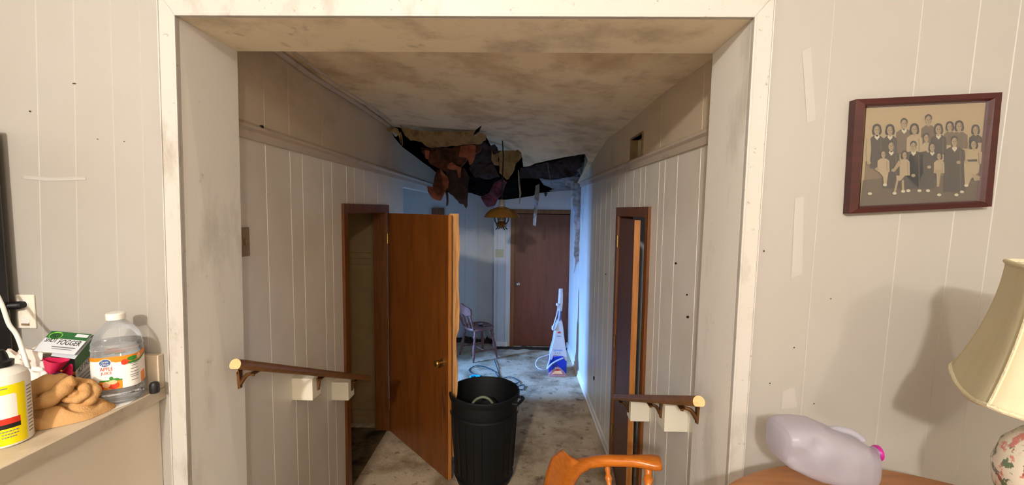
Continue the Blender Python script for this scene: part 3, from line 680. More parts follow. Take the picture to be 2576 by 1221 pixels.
handrail(-1, XLr, aL, bL, [(0, 1.665, jambx(1.665, 1.45)), (0, b1[0] + .06, b1[1]), (0, b2[0] + .055, b2[1])], 'brown wooden handrail on the left hall wall above two white blocks')
XRr = .625
ra, rb_ = ray(1758, 1012), ray(1549, 1001)
aR = V((0, 0, H)) + ra * (XRr / ra.x); bR = V((0, 0, H)) + rb_ * ((XRr - .012) / rb_.x)
handrail(1, XRr, aR, bR, [(0, 1.655, jambr(1.655, 1.3)), (0, b3[0] + .05, b3[1]), (0, b4[0] + .05, b4[1])], 'brown wooden handrail on the right hall wall with pale sawn end')

# ================================================================ COUNTER AND ITS CLUTTER
ZCt = P(416, 973, YF).z; XE = P(416, 973, YF).x
ct = empty('countertop', (XE - .25, 1.0, ZCt), 'beige laminate countertop with worn edge along the left side of the room', 'countertop')
MB().box((-1.655, -.6, ZCt - .035), (XE, YF - .001, ZCt), 'counter').build('counter_slab', ct, bevel=.003)
MB().box((XE + .0003, -.6, ZCt - .037), (XE + .002, YF - .001, ZCt - .001), 'counteredge').build('edge_strip', ct)
tag(MB().box((-1.655, YF - .024, ZCt + .0005), (XE, YF - .001, ZCt + .115), 'counter').build('backsplash', bevel=.002), 'short beige backsplash strip standing on the countertop against the wall', 'backsplash')
tag(MB().box((-1.655, -.6, ZU), (XE - .022, YF - .001, ZCt - .036), 'cabside').build('base_cabinet', bevel=.002), 'white painted base cabinet panel below the beige countertop', 'cabinet')
fx_ = P(15, 600, 1.39).x
fr = empty('refrigerator', (fx_ - .4, 1.1, ZU), 'tall black appliance cut off by the left edge of the frame', 'refrigerator')
MB().box((-2.4, .72, ZU), (min(fx_, -1.66), 1.39, P(5, 322, 1.39).z), 'blackgl').build('body', fr, bevel=.008)
MB().box((-2.39, .66, ZU + .05), (-1.67, .715, 2.25), 'blackgl').build('fridge_door', fr, bevel=.01)
# outlet + plug
a, b = P(56, 741, YF), P(95, 826, YF)
out = empty('wall_outlet', (a.x, YF, b.z), 'white wall outlet plate above the left end of the counter', 'outlet')
MB().box((a.x - .018, YF - .007, b.z), (b.x, YF, a.z), 'plate').build('cover_plate', out, bevel=.003)
cx_ = (a.x + b.x) / 2 - .008
for dz in (.028, -.028):
    MB().lathe([(0, 0), (.016, 0), (.015, .003), (0, .003)], (cx_, YF - .0065, (a.z + b.z) / 2 + dz), 'white', 20, (0, -1, 0)).build('socket', out)
MB().box((cx_ - .012, YF - .012, b.z + .012), (cx_ + .012, YF - .007, b.z + .018), 'tan').build('test_button', out)
pl = empty('power_plug', P(60, 765, YF - .03), 'black power plug pushed into the left wall outlet', 'plug')
p0 = V((cx_, YF - .008, P(60, 765, YF).z))
MB().tube([p0, p0 + V((-.002, -.012, 0)), p0 + V((-.02, -.022, 0)), p0 + V((-.05, -.03, -.002)), p0 + V((-.085, -.035, -.003))], [.011, .014, .013, .009, .007], 'black', 12).build('plug_body', pl, smooth=True)
MB().tube(smoothline([p0 + V((-.085, -.035, -.003)), p0 + V((-.12, -.05, .0)), p0 + V((-.2, -.06, -.04))], 5), .004, 'black', 8).build('cord', pl, smooth=True)
tag(MB().tube(smoothline([P(-150, 640, 1.408), P(-90, 630, 1.400), P(-60, 650, 1.39), P(-20, 720, 1.35), P(4, 765, 1.33), P(22, 815, 1.30), P(45, 850, 1.28), V((P(70, 872, 1.27).x, 1.27, ZCt + .10)), V((P(75, 872, 1.30).x, 1.30, ZCt + .06))], 8), .006, 'white', 10).build('electrical_wire', smooth=True), 'white electrical cord hanging down beside the black appliance', 'cord')

# --- juice bottle
jb = V((P(297, 900, 1.325).x, 1.325, ZCt)); K = .95
jug = empty('juice_bottle', jb, 'clear plastic juice jug with white cap and orange label on the counter', 'bottle')
prof = [(.050, 0), (.059, .004), (.061, .012), (.059, .03), (.0585, .045), (.061, .05), (.061, .150), (.0595, .152), (.060, .165), (.059, .185), (.053, .205), (.042, .222), (.030, .237), (.022, .246), (.019, .252), (.019, .258)]
rot = R(28)
MB().lathe([(r * K * 1.03, h * 1.02) for r, h in prof], jb, 'pet', 48, sq=3.2, rot=rot).build('bottle_shell', jug, smooth=50)
MB().lathe([(max(r * K * 1.03 - .0018, .004), h * 1.02 + .003) for r, h in prof[:9]] + [(.057 * K, .186)], jb, 'water', 48, sq=3.2, rot=rot).build('water', jug, smooth=50)
MB().lathe([(.0, .256), (.024, .256), (.0245, .259), (.0245, .273), (.022, .276), (0, .2765)], jb, 'white', 36).build('cap', jug, smooth=30)
ribs = MB()
for z in (.024, .035, .172): ribs = MB().lathe([(.0606 * K * 1.03, z - .002), (.0622 * K * 1.03, z), (.0606 * K * 1.03, z + .002)], jb, 'pet', 48, sq=3.2, rot=rot, cap=False); ribs.build('moulded_rib', jug, smooth=True)
# label, wrapped
Rl = .0613 * K * 1.035
def lab(t, z, off=0):                         # t angle (0 = towards camera), positive to the right
    base_an = math.atan2(-jb.y, -jb.x)        # direction to the camera
    an = base_an + t
    la = an - rot; k = (abs(math.cos(la)) ** 3.2 + abs(math.sin(la)) ** 3.2) ** (-1 / 3.2)
    rr_ = (Rl + off) * k
    return V((jb.x + math.cos(an) * rr_, jb.y + math.sin(an) * rr_, jb.z + z))
lb = MB(); NT, NZ = 168, 44; Z0, Z1 = .051 * 1.02, .149 * 1.02
grid = [[lab(-math.pi + 2 * math.pi * i / NT, Z0 + (Z1 - Z0) * j / NZ) for i in range(NT + 1)] for j in range(NZ + 1)]
for j in range(NZ):
    for i in range(NT):
        t = -math.pi + 2 * math.pi * (i + .5) / NT; s = (j + .5) / NZ
        m_ = 'paper'
        top = .84 - .05 * math.sin(t * 2.2 + .5)
        if s > top: m_ = 'orangeL'
        elif s > top - .07 and (t > .1 or t < -1.2): m_ = 'greenL'
        if s < .30 and t > -.75 and t < .12: m_ = 'orangeL' if s < .26 else 'greenL'
        if .95 < t < 1.5 and s < .34: m_ = 'orangeL'
        if t < -.75 and s < .22: m_ = 'greenL'
        lb.add([grid[j][i], grid[j][i + 1], grid[j + 1][i + 1], grid[j + 1][i]], [(0, 1, 2, 3)], m_)
lbo = lb.build('label', jug, smooth=True)
pr = MB()
def disc(t, s, rt, rz, m_, off=.0006, n=18):
    pr.add([lab(t, Z0 + (Z1 - Z0) * s, off)] + [lab(t + rt * math.cos(2 * math.pi * k / n), Z0 + (Z1 - Z0) * s + rz * math.sin(2 * math.pi * k / n), off) for k in range(n)],
           [(0, 1 + k, 1 + (k + 1) % n) for k in range(n)], m_)
def ltxt(body, t0, t1, s0, s1, m_, off=.0010): put_text(pr, body, m_, lambda u, v_: lab(t0 + (t1 - t0) * u, Z0 + (Z1 - Z0) * (s0 + (s1 - s0) * v_), off))
disc(-.50, .83, .24, .0125, 'white'); disc(-.50, .83, .21, .011, 'blueL', .0008)
ltxt('Great', -.64, -.37, .835, .90, 'white', .0012); ltxt('Value', -.66, -.36, .755, .82, 'white', .0012)
ltxt('APPLE', -.70, -.22, .59, .70, 'red'); ltxt('JUICE', -.68, -.26, .45, .56, 'red')
disc(-.22, .12, .22, .012, 'apple'); disc(-.50, .16, .15, .010, 'peach', .0009); disc(-.25, .22, .17, .007, 'peach', .001); disc(-.72, .10, .16, .009, 'apple', .0007)
disc(-.12, .30, .13, .004, 'greenL', .0008); disc(-.30, .34, .08, .006, 'greenL', .0011)
disc(.22, .80, .13, .009, 'apple', .0009); disc(.50, .88, .20, .007, 'greenL', .0007); disc(.80, .90, .12, .0085, 'peach', .0009)
for i, (t0, t1, s) in enumerate(((.38, .75, .70), (.45, .70, .64), (.42, .72, .54), (.40, .76, .44), (.38, .78, .35), (.40, .74, .29), (.42, .7, .18))):
    pr.add([lab(t0, Z0 + (Z1 - Z0) * s, .0008), lab((t0 + t1) / 2, Z0 + (Z1 - Z0) * s, .0008), lab(t1, Z0 + (Z1 - Z0) * s, .0008), lab(t1, Z0 + (Z1 - Z0) * (s + .018), .0008), lab((t0 + t1) / 2, Z0 + (Z1 - Z0) * (s + .018), .0008), lab(t0, Z0 + (Z1 - Z0) * (s + .018), .0008)], [(0, 1, 2, 3, 4, 5)], 'labelgrey')
pr.build('label_print', jug)
# paper scrap under the bottle
q = [PZ(x, y, ZCt + .0008) for x, y in ((224, 1034), (252, 1012), (300, 1017), (345, 1003), (322, 1018), (282, 1032), (240, 1037))]
tag(MB().prism(q, (0, 0, .0004), 'paper').build('paper_scrap'), 'white paper scrap lying under the juice bottle', 'paper')
q = P(378, 960, 1.355)
tag(MB().lathe([(0, 0), (.013, 0), (.014, .004), (.014, .026), (.010, .034), (.004, .036), (0, .036)], (q.x - .002, 1.372, ZCt), 'labelblack', 20).build('small_trinket', smooth=40), 'small dark object behind the juice bottle against the backsplash', 'trinket')
# --- fogger carton
tp = [P(81, 883, 1.302), P(187, 893, 1.295), P(231, 842, 1.385), P(131, 833, 1.39)]
fb_ = empty('fogger_carton', (tp[0].x, tp[0].y, ZCt), 'green and white insect fogger carton with raised lid on the counter', 'box')
bs = [tp[0] + V((.045, .012, -.020)), tp[1] + V((0, 0, -.014)), tp[2] + V((0, 0, -.012)), tp[3] + V((0.03, 0, -.012))]
bot = [V((q.x, q.y, ZCt)) for q in bs]
cbx = MB(); cbx.add(bs + bot, [(4, 7, 6, 5)], 'cartonwhite'); cbx.add(bs, [(0, 1, 2, 3)], 'cartonwhite')
def face(a, b, c, d_, bands):
    for s0, s1, m_ in bands:
        cbx.add([a + (d_ - a) * s0, b + (c - b) * s0, b + (c - b) * s1, a + (d_ - a) * s1], [(0, 1, 2, 3)], m_)
face(bot[0], bot[1], bs[1], bs[0], [(0, .34, 'cartonwhite'), (.34, .62, 'labelblack'), (.62, .70, 'orangeL'), (.70, 1, 'labelblack')])
face(bot[1], bot[2], bs[2], bs[1], [(0, .10, 'darkgreen'), (.10, .72, 'cartonwhite'), (.72, 1, 'darkgreen')])
face(bot[2], bot[3], bs[3], bs[2], [(0, 1, 'cartonwhite')]); face(bot[3], bot[0], bs[0], bs[3], [(0, 1, 'darkgreen')])
cbx.build('carton_body', fb_)
nrm_ = (tp[1] - tp[0]).cross(tp[3] - tp[0]).normalized()
if nrm_.z < 0: nrm_ = -nrm_
ldm = MB(); ldm.prism(tp, -nrm_ * .0012, 'cartonwhite')
qf = lambda s, o_=.0006: quadfn(tp[0], tp[1], tp[2], tp[3], nrm_ * o_, s)
def patch(s, m_, o_=.0005, pts=((0, 0), (1, 0), (1, 1), (0, 1))):
    f_ = qf(s, o_); ldm.add([f_(u, v_) for u, v_ in pts], [tuple(range(len(pts)))], m_)
patch((0, .66, 1, 1), 'darkgreen'); patch((.04, .60, .36, .97), 'lime', .0007, [(.5 + .5 * math.cos(a), .5 + .5 * math.sin(a)) for a in [i * math.pi / 9 for i in range(18)]])
patch((.06, .62, .34, .92), 'darkgreen', .0008, [(.5 + .5 * math.cos(a), .5 + .5 * math.sin(a)) for a in [i * math.pi / 9 for i in range(18)]])
patch((.66, .80, .96, .95), 'cartonwhite', .0008)
put_text(ldm, 'HOT', 'labelblack', qf((.10, .70, .34, .90), .0012)); put_text(ldm, 'SHOT', 'labelblack', qf((.06, .45, .34, .65), .0012))
put_text(ldm, 'FOGGER', 'labelblack', qf((.40, .38, .94, .62), .0012))
patch((.34, .24, .90, .29), 'labelgrey', .0008); patch((.38, .16, .86, .19), 'labelgrey', .0008)
ldm.build('lid', fb_)
sd = MB(); sf = quadfn(bot[1], bot[2], bs[2], bs[1], (bs[2] - bs[1]).cross(V((0, 0, 1))).normalized() * .0008, (.12, .60, .8, .72))
put_text(sd, 'HOT SHOT', 'labelblack', sf)
for s in (.5, .42, .34, .26): 
    g_ = quadfn(bot[1], bot[2], bs[2], bs[1], (bs[2] - bs[1]).cross(V((0, 0, 1))).normalized() * .0008, (.15, s, .8, s + .02)); sd.add([g_(0, 0), g_(1, 0), g_(1, 1), g_(0, 1)], [(0, 1, 2, 3)], 'labelgrey')
sd.build('side_print', fb_)
# --- yellow-labelled bottle
yb = V((P(4, 1000, 1.06).x, 1.06, ZCt)); yj = empty('yellow_label_bottle', yb, 'white plastic bottle with yellow label and black cap at the left frame edge', 'bottle')
RY = .052
ztop = P(30, 926, 1.06).z - ZCt
MB().lathe([(RY - .006, 0), (RY, .004), (RY, ztop - .028), (RY - .004, ztop - .014), (RY - .016, ztop - .003), (.022, ztop + .002), (.018, ztop + .006)], yb, 'white', 48).build('bottle_body', yj, smooth=30)
MB().lathe([(.0, ztop + .004), (.026, ztop + .004), (.027, ztop + .016), (.018, ztop + .020), (.015, ztop + .034), (.011, ztop + .044), (0, ztop + .045)], yb, 'black', 32).build('pump_cap', yj, smooth=30)
def ylab(t, s, off=.0006):
    an = math.atan2(-yb.y, -yb.x) + t; return V((yb.x + math.cos(an) * (RY + off), yb.y + math.sin(an) * (RY + off), yb.z + .008 + (ztop - .044) * s))
ly = MB()
for i in range(60):
    for j in range(40):
        t = -1.9 + 2.75 * (i + .5) / 60; s = (j + .5) / 40; m_ = 'yellow'
        if t < .50 and .44 < s < .86 - .10 * max(0, t - .2): m_ = 'paper'
        if t < .56 and .35 < s <= .44: m_ = 'red'
        if t < .56 and .28 < s <= .35: m_ = 'labelblack'
        a0, a1 = -1.9 + 2.75 * i / 60, -1.9 + 2.75 * (i + 1) / 60
        ly.add([ylab(a0, j / 40), ylab(a1, j / 40), ylab(a1, (j + 1) / 40), ylab(a0, (j + 1) / 40)], [(0, 1, 2, 3)], m_)
for s, a0, a1 in ((.22, -.2, .5), (.17, -.1, .5), (.12, -.1, .42), (.94, -.1, .2)):
    for k in range(6):
        u0, u1 = a0 + (a1 - a0) * k / 6, a0 + (a1 - a0) * (k + .8) / 6
        ly.add([ylab(u0, s, .001), ylab(u1, s, .001), ylab(u1, s + .018, .001), ylab(u0, s + .018, .001)], [(0, 1, 2, 3)], 'labelgrey')
for i in range(14):
    s = .1 + i * .06; ly.add([ylab(.92, s, .0008), ylab(1.25, s, .0008), ylab(1.25, s + .02, .0008), ylab(.92, s + .02, .0008)], [(0, 1, 2, 3)], 'labelgrey')
ly.build('label', yj, smooth=True)
# --- soft things
def blob(name, c, sx, sy, sz, m, seed, amp=.35, fr=2.2, n=40, k=26, flat=True, rz=0):
    mb = MB(); rings = []
    for j in range(k + 1):
        ph = -math.pi / 2 + math.pi * j / k; ring = []
        for i in range(n):
            t = 2 * math.pi * i / n
            q = V((math.cos(ph) * math.cos(t), math.cos(ph) * math.sin(t), math.sin(ph)))
            nn = noise.noise(q * fr + V((seed, seed, 0))) + .5 * noise.noise(q * fr * 2.3 + V((seed, 0, seed)))
            rr_ = 1 + amp * nn
            z = q.z * sz * rr_
            p_ = Matrix.Rotation(rz, 3, 'Z') @ V((q.x * sx * rr_, q.y * sy * rr_, 0))
            if flat: z = max(z, -sz * .55)
            ring.append(V((p_.x, p_.y, z + (sz * .55 if flat else 0))) + V(c))
        rings.append(ring)
    mb.loft(rings, m); return mb.build(name, smooth=60)
# towel: rolled ridges around an eye
tc_ = V((-1.300, 1.195, 0)); tw = MB(); rings = []
ey = V((.030, .0))
for j in range(31):
    rr_ = j / 30; ring = []
    for i in range(96):
        t = 2 * math.pi * i / 96
        rad = 1 + .08 * math.sin(3 * t + 1) + .05 * math.sin(5 * t)
        x = .094 * rr_ * rad * math.cos(t); y = .066 * rr_ * rad * math.sin(t)
        ex, ey_ = x - .042, y + .010; er_ = math.hypot(ex, ey_); ea = math.atan2(ey_, ex)
        h = .125 * max(0, 1 - rr_ ** 4) ** .6
        spiral = math.sin(er_ * 190 + ea * 1.0) * .5 + .5
        fold = math.sin((x * .8 + y * 1.2) * 90) * .5 + .5
        wgt = max(0, min(1, (x + .01) / .02))
        h *= (.70 + .30 * (wgt * spiral ** .7 + (1 - wgt) * fold ** .7))
        h *= 1 - .25 * max(0, x / .088)
        ang = R(33)
        ring.append(V((tc_.x + x * math.cos(ang) - y * math.sin(ang), tc_.y + x * math.sin(ang) + y * math.cos(ang), ZCt + .001 + h)))
    rings.append([V((q.x, q.y, ZCt + .001 + (q.z - ZCt - .001) * .40)) for q in ring])
tw.loft(rings[1:], 'towel', cap=True)
def roll(pts, rp):
    q3 = smoothline([P(x, y, Y - .012) for x, y, Y in pts], 7); n_ = len(q3)
    rr2 = [rp * 1.2 / F * (.55 + .45 * min(1, 4 * min(i, n_ - 1 - i) / n_)) * (1 + .10 * math.sin(i * .8)) for i in range(n_)]
    q3 = [V((q.x, q.y, max(q.z, ZCt + r_ * .9 + .001))) for q, r_ in zip(q3, rr2)]
    tw.tube(q3, rr2, 'towel', 20)
roll([(78, 1046, 1.165), (105, 1052, 1.170), (132, 1046, 1.185), (158, 1036, 1.195)], 17)
roll([(74, 1020, 1.165), (110, 1012, 1.165), (145, 990, 1.175), (172, 965, 1.19), (190, 955, 1.20)], 19)
roll([(70, 985, 1.18), (105, 972, 1.185), (140, 965, 1.195), (175, 962, 1.21)], 25)
roll([(66, 1005, 1.19), (90, 992, 1.19), (120, 985, 1.195)], 26)
roll([(150, 1024, 1.20), (180, 1022, 1.205), (212, 1014, 1.215), (233, 997, 1.225), (234, 978, 1.235), (214, 965, 1.235), (188, 958, 1.235)], 15)
roll([(160, 1004, 1.19), (186, 1006, 1.195), (207, 998, 1.20), (216, 984, 1.21), (206, 973, 1.215), (186, 970, 1.22)], 12)
roll([(172, 992, 1.195), (186, 992, 1.20), (198, 984, 1.205)], 11)
tag(tw.build('towel', smooth=70), 'crumpled tan terry towel on the counter between the two bottles', 'towel')
def sockc(px, py, z): return PZ(px, py, z)
q = PZ(70, 990, ZCt)
tag(blob('plastic_bag', (P(45, 900, 1.31).x, 1.31, ZCt), .085, .05, .095, 'bag', 3.3, .55, 2.6), 'crumpled white plastic bag with red print behind the tan towel', 'bag')
tag(blob('white_cloth', (P(70, 930, 1.245).x, 1.245, ZCt), .060, .030, .080, 'paper', 9.1, .35, 2.0), 'folded white cloth between the tan towel and the pink gloves', 'cloth')
tag(blob('crumpled_tissue', (P(-20, 880, 1.30).x, 1.24, ZCt), .05, .04, .090, 'bag', 21.3, .5, 3), 'crumpled white and red wrapper by the black appliance', 'wrapper')
tag(blob('black_pouch', (P(4, 860, 1.35).x, 1.350, ZCt), .055, .02, .075, 'black', 5.3, .25, 2), 'small black pouch behind the crumpled wrapper at the far left', 'pouch')
# pink glove cuffs
def cone(c, ax, r0, r1, L_, m_, mb, seed):
    ax = V(ax).normalized(); u = ax.orthogonal().normalized(); w_ = ax.cross(u); rings = []
    for j in range(9):
        s = j / 8; r_ = r0 + (r1 - r0) * s
        rings.append([V(c) + ax * L_ * s + (u * math.cos(2 * math.pi * i / 24) * r_ + w_ * math.sin(2 * math.pi * i / 24) * r_ * .5) * (1 + .15 * math.sin(3 * 2 * math.pi * i / 24 + seed)) for i in range(24)])
    mb.loft(rings, m_, cap=False)
gl = MB(); g0 = P(135, 930, 1.262)
cone((g0.x - .01, 1.262, ZCt + .095), (.35, -.05, .75), .010, .028, .055, 'pink', gl, 0); cone((g0.x + .016, 1.262, ZCt + .085), (.7, -.15, .5), .010, .024, .045, 'pink', gl, 2)
gl.lathe([(0, 0), (.026, .004), (.028, .05), (.022, .10), (0, .105)], (g0.x + .004, 1.262, ZCt), 'purple', 20)
o = gl.build('rubber_gloves', smooth=60); tag(o, 'magenta rubber gloves heaped behind the towel beside the carton', 'gloves')
q = PZ(102, 1072, ZCt)
tag(MB().lathe([(0, 0), (.012, 0), (.013, .006), (.009, .010), (0, .010)], (q.x + .002, q.y, ZCt), 'black', 18).build('bottle_cap', smooth=40), 'small black cap at the front edge of the tan towel', 'cap')

# ================================================================ PICTURE
pc_ = [(2153, 250), (2522, 232), (2495, 520), (2136, 538)]       # tl, tr, br, bl
YP = YF - .028
pic = empty('framed_photograph', (P(2320, 390, YF).x, YF - .002, P(2320, 390, YF).z), 'old sepia group photograph in a dark mahogany frame hanging crooked on the wall', 'picture')
oc = [P(x, y, YP) for x, y in pc_]; ce = (oc[0] + oc[1] + oc[2] + oc[3]) / 4
ic = [P(2185, 270, YP), P(2489, 256, YP), P(2464, 504, YP), P(2167, 518, YP)]
fm = MB(); bk = V((0, .026, 0))
mid = [a * .35 + b * .65 for a, b in zip(oc, ic)]
for i in range(4):
    j = (i + 1) % 4
    fm.add([oc[i], oc[j], mid[j] + V((0, -.004, 0)), mid[i] + V((0, -.004, 0))], [(0, 1, 2, 3)], 'frame')
    fm.add([mid[i] + V((0, -.004, 0)), mid[j] + V((0, -.004, 0)), ic[j] + V((0, .010, 0)), ic[i] + V((0, .010, 0))], [(0, 1, 2, 3)], 'frame')
    fm.add([oc[i], oc[j], oc[j] + bk, oc[i] + bk], [(0, 1, 2, 3)], 'frame')
fm.add([q + bk for q in oc], [(0, 1, 2, 3)], 'frame')
fm.build('picture_frame', pic)
YPh = YP + .011
kx = YPh / YP
def zp(x, y, lay=0): return P(2100 + x * .2949, 200 + y * .2949, YPh - .00025 * lay)
ph = MB()
ph.add([P(2180, 265, YPh), P(2494, 250, YPh), P(2468, 510, YPh), P(2162, 524, YPh)], [(0, 1, 2, 3)], 'sepia_back')
def pg(pts, m_, lay): ph.add([zp(x, y, lay) for x, y in pts], [tuple(range(len(pts)))], m_)
def el(x, y, rx, ry, m_, lay, n=14): pg([(x + rx * math.cos(2 * math.pi * i / n), y + ry * math.sin(2 * math.pi * i / n)) for i in range(n)], m_, lay)
pg([(262, 700), (400, 690), (700, 700), (1000, 690), (1262, 690), (1250, 860), (1236, 1020), (232, 1068)], 'sepia_shadow', 1)
pg([(240, 860), (500, 830), (900, 820), (1262, 850), (1250, 1052), (212, 1098)], 'sepia_floor', 2)
def person(x, y, s, kind, cloth, w_, bot, lay, collar=None):
    hw = w_
    pg([(x - hw * .45, y + 48 * s), (x + hw * .45, y + 48 * s), (x + hw, y + 75 * s), (x + hw * 1.05, bot), (x - hw * 1.05, bot), (x - hw, y + 75 * s)], cloth, lay)
    if collar: pg([(x - 18 * s, y + 45 * s), (x + 18 * s, y + 45 * s), (x + 22 * s, y + 62 * s), (x, y + 88 * s), (x - 22 * s, y + 62 * s)], collar, lay + 1)
    el(x, y + 36 * s, 13 * s, 22 * s, 'sepia_skin', lay + 1)
    if kind == 'w': el(x, y - 16 * s, 37 * s, 36 * s, 'sepia_hair', lay + 1); el(x - 24 * s, y + 14 * s, 17 * s, 30 * s, 'sepia_hair', lay + 1); el(x + 24 * s, y + 10 * s, 17 * s, 32 * s, 'sepia_hair', lay + 1)
    else: el(x, y - 16 * s, 31 * s, 34 * s, 'sepia_hair', lay + 1)
    el(x, y + 4 * s, 26 * s, 37 * s, 'sepia_skin', lay + 2)
    el(x - 10 * s, y, 5 * s, 3.5 * s, 'sepia_dark', lay + 3, 8); el(x + 10 * s, y, 5 * s, 3.5 * s, 'sepia_dark', lay + 3, 8); pg([(x - 8 * s, y + 21 * s), (x + 8 * s, y + 21 * s), (x, y + 26 * s)], 'sepia_shadow', lay + 3); pg([(x - 2 * s, y + 4 * s), (x + 2 * s, y + 4 * s), (x + 3 * s, y + 12 * s), (x - 3 * s, y + 12 * s)], 'sepia_shadow', lay + 3); pg([(x + 6 * s, y - 26 * s), (x + 24 * s, y - 14 * s), (x + 25 * s, y + 16 * s), (x + 12 * s, y + 36 * s), (x + 19 * s, y + 5 * s)], 'sepia_shadow', lay + 3)
    pg([(x + hw * .52, y + 80 * s), (x + hw * .60, y + 80 * s), (x + hw * .66, bot), (x + hw * .58, bot)], 'sepia_shadow' if cloth != 'sepia_dark' else 'sepia_mid', lay + 1)
person(800, 345, 1, 'm', 'sepia_mid', 62, 560, 3)
person(592, 378, 1, 'm', 'sepia_mid', 68, 640, 4, 'sepia_white')
person(1062, 400, 1, 'w', 'sepia_mid', 70, 590, 3, None)
person(982, 402, .9, 'w', 'sepia_mid', 52, 560, 4)
person(1202, 430, .9, 'w', 'sepia_dark', 55, 540, 4)
person(885, 425, 1, 'w', 'sepia_dark', 66, 640, 5, 'sepia_white')
person(360, 430, 1, 'w', 'sepia_dark', 58, 760, 5, 'sepia_white')
pg([(275, 510), (305, 500), (310, 600), (298, 720), (280, 725), (266, 620)], 'sepia_light', 7)
person(472, 432, 1, 'w', 'sepia_dark', 58, 620, 6, 'sepia_white')
person(680, 425, 1, 'w', 'sepia_light', 66, 620, 7)
person(782, 498, .85, 'm', 'sepia_light', 40, 640, 8)
person(482, 568, .95, 'm', 'sepia_dark', 70, 930, 9, 'sepia_white')
person(672, 570, .95, 'm', 'sepia_dark', 80, 930, 10, 'sepia_white')
pg([(640, 640), (780, 610), (850, 700), (850, 930), (600, 930), (620, 720)], 'sepia_dark', 10)
person(832, 578, .85, 'w', 'sepia_dark', 60, 860, 11, 'sepia_white')
person(1022, 530, 1, 'm', 'sepia_dark', 85, 960, 11, 'sepia_white')
person(1186, 555, .9, 'w', 'sepia_light', 72, 720, 12)
pg([(1100, 700), (1240, 700), (1230, 790), (1160, 850), (1140, 900), (1110, 900)], 'sepia_light', 13); pg([(1120, 685), (1215, 682), (1215, 700), (1120, 702)], 'sepia_dark', 15)
pg([(1165, 800), (1245, 830), (1240, 860), (1190, 865)], 'sepia_skin', 14)
person(415, 638, .75, 'm', 'sepia_light', 50, 790, 14)
pg([(370, 780), (460, 780), (440, 905), (418, 912), (412, 830), (385, 800)], 'sepia_light', 16)
person(597, 645, .75, 'w', 'sepia_light', 42, 820, 14)
pg([(545, 690), (570, 720), (510, 785), (490, 780)], 'sepia_skin', 17); pg([(525, 820), (600, 820), (560, 865), (528, 860)], 'sepia_light', 16); pg([(525, 860), (545, 860), (515, 985), (498, 980)], 'sepia_skin', 17); pg([(570, 860), (590, 860), (592, 960), (572, 965)], 'sepia_skin', 17)
person(890, 655, .72, 'w', 'sepia_light', 44, 800, 14)
pg([(850, 770), (930, 770), (905, 800), (890, 915), (868, 915), (870, 820)], 'sepia_skin', 16)
for x, y in ((300, 975), (428, 900), (510, 972), (583, 955), (628, 950), (722, 950), (795, 950), (890, 985), (1038, 985), (1085, 960), (1122, 905)): el(x, y, 18, 12, 'sepia_white', 18)
for x, y in ((290, 710), (360, 765), (500, 775), (670, 820), (805, 748), (1055, 708), (1120, 700)): el(x, y, 18, 14, 'sepia_skin', 18)
ph.build('photo_print', pic)
MB().add([P(2182, 267, YPh - .0062), P(2492, 253, YPh - .0062), P(2466, 507, YPh - .0062), P(2164, 521, YPh - .0062)], [(0, 1, 2, 3)], 'glass').build('picture_glass', pic)

# ================================================================ TABLE, JUG, LAMP, ARMCHAIR
ZT = ZU + .75
A_, B_, C_ = PZ(1822, 1221, ZT), PZ(1990, 1166, ZT), PZ(2350, 1203, ZT)
def circ(a, b, c):
    D_ = 2 * (a.x * (b.y - c.y) + b.x * (c.y - a.y) + c.x * (a.y - b.y))
    s = [q.x ** 2 + q.y ** 2 for q in (a, b, c)]
    ux = (s[0] * (b.y - c.y) + s[1] * (c.y - a.y) + s[2] * (a.y - b.y)) / D_; uy = (s[0] * (c.x - b.x) + s[1] * (a.x - c.x) + s[2] * (b.x - a.x)) / D_
    return ux, uy, math.hypot(a.x - ux, a.y - uy)
tx, ty, tr_ = circ(A_, B_, C_)
print('TABLE', tx, ty, tr_, A_, B_, C_)
tb = empty('round_table', (tx, ty, ZU), 'round brown wooden table in the bottom right corner', 'table')
MB().lathe([(0, -.028), (tr_ - .02, -.028), (tr_ - .004, -.024), (tr_, -.014), (tr_ - .003, -.004), (tr_ - .012, 0), (0, 0)], (tx, ty, ZT), 'tablew', 96).build('tabletop', tb, smooth=30)
MB().lathe([(.0, 0), (.05, 0), (.06, .10), (.035, .16), (.045, .35), (.07, .48), (.05, .56), (.09, .66), (.20, .70), (.2, .722)], (tx, ty, ZU), 'tablew', 32).build('pedestal', tb, smooth=40)
for k in range(4):
    a_ = R(45 + 90 * k); dv = V((math.cos(a_), math.sin(a_), 0))
    MB().tube([V((tx, ty, ZU + .14)) + dv * .04, V((tx, ty, ZU + .12)) + dv * .2, V((tx, ty, ZU + .035)) + dv * .34, V((tx, ty, ZU + .022)) + dv * .40], [.032, .028, .022, .02], 'tablew', 12).build('foot', tb, smooth=True)
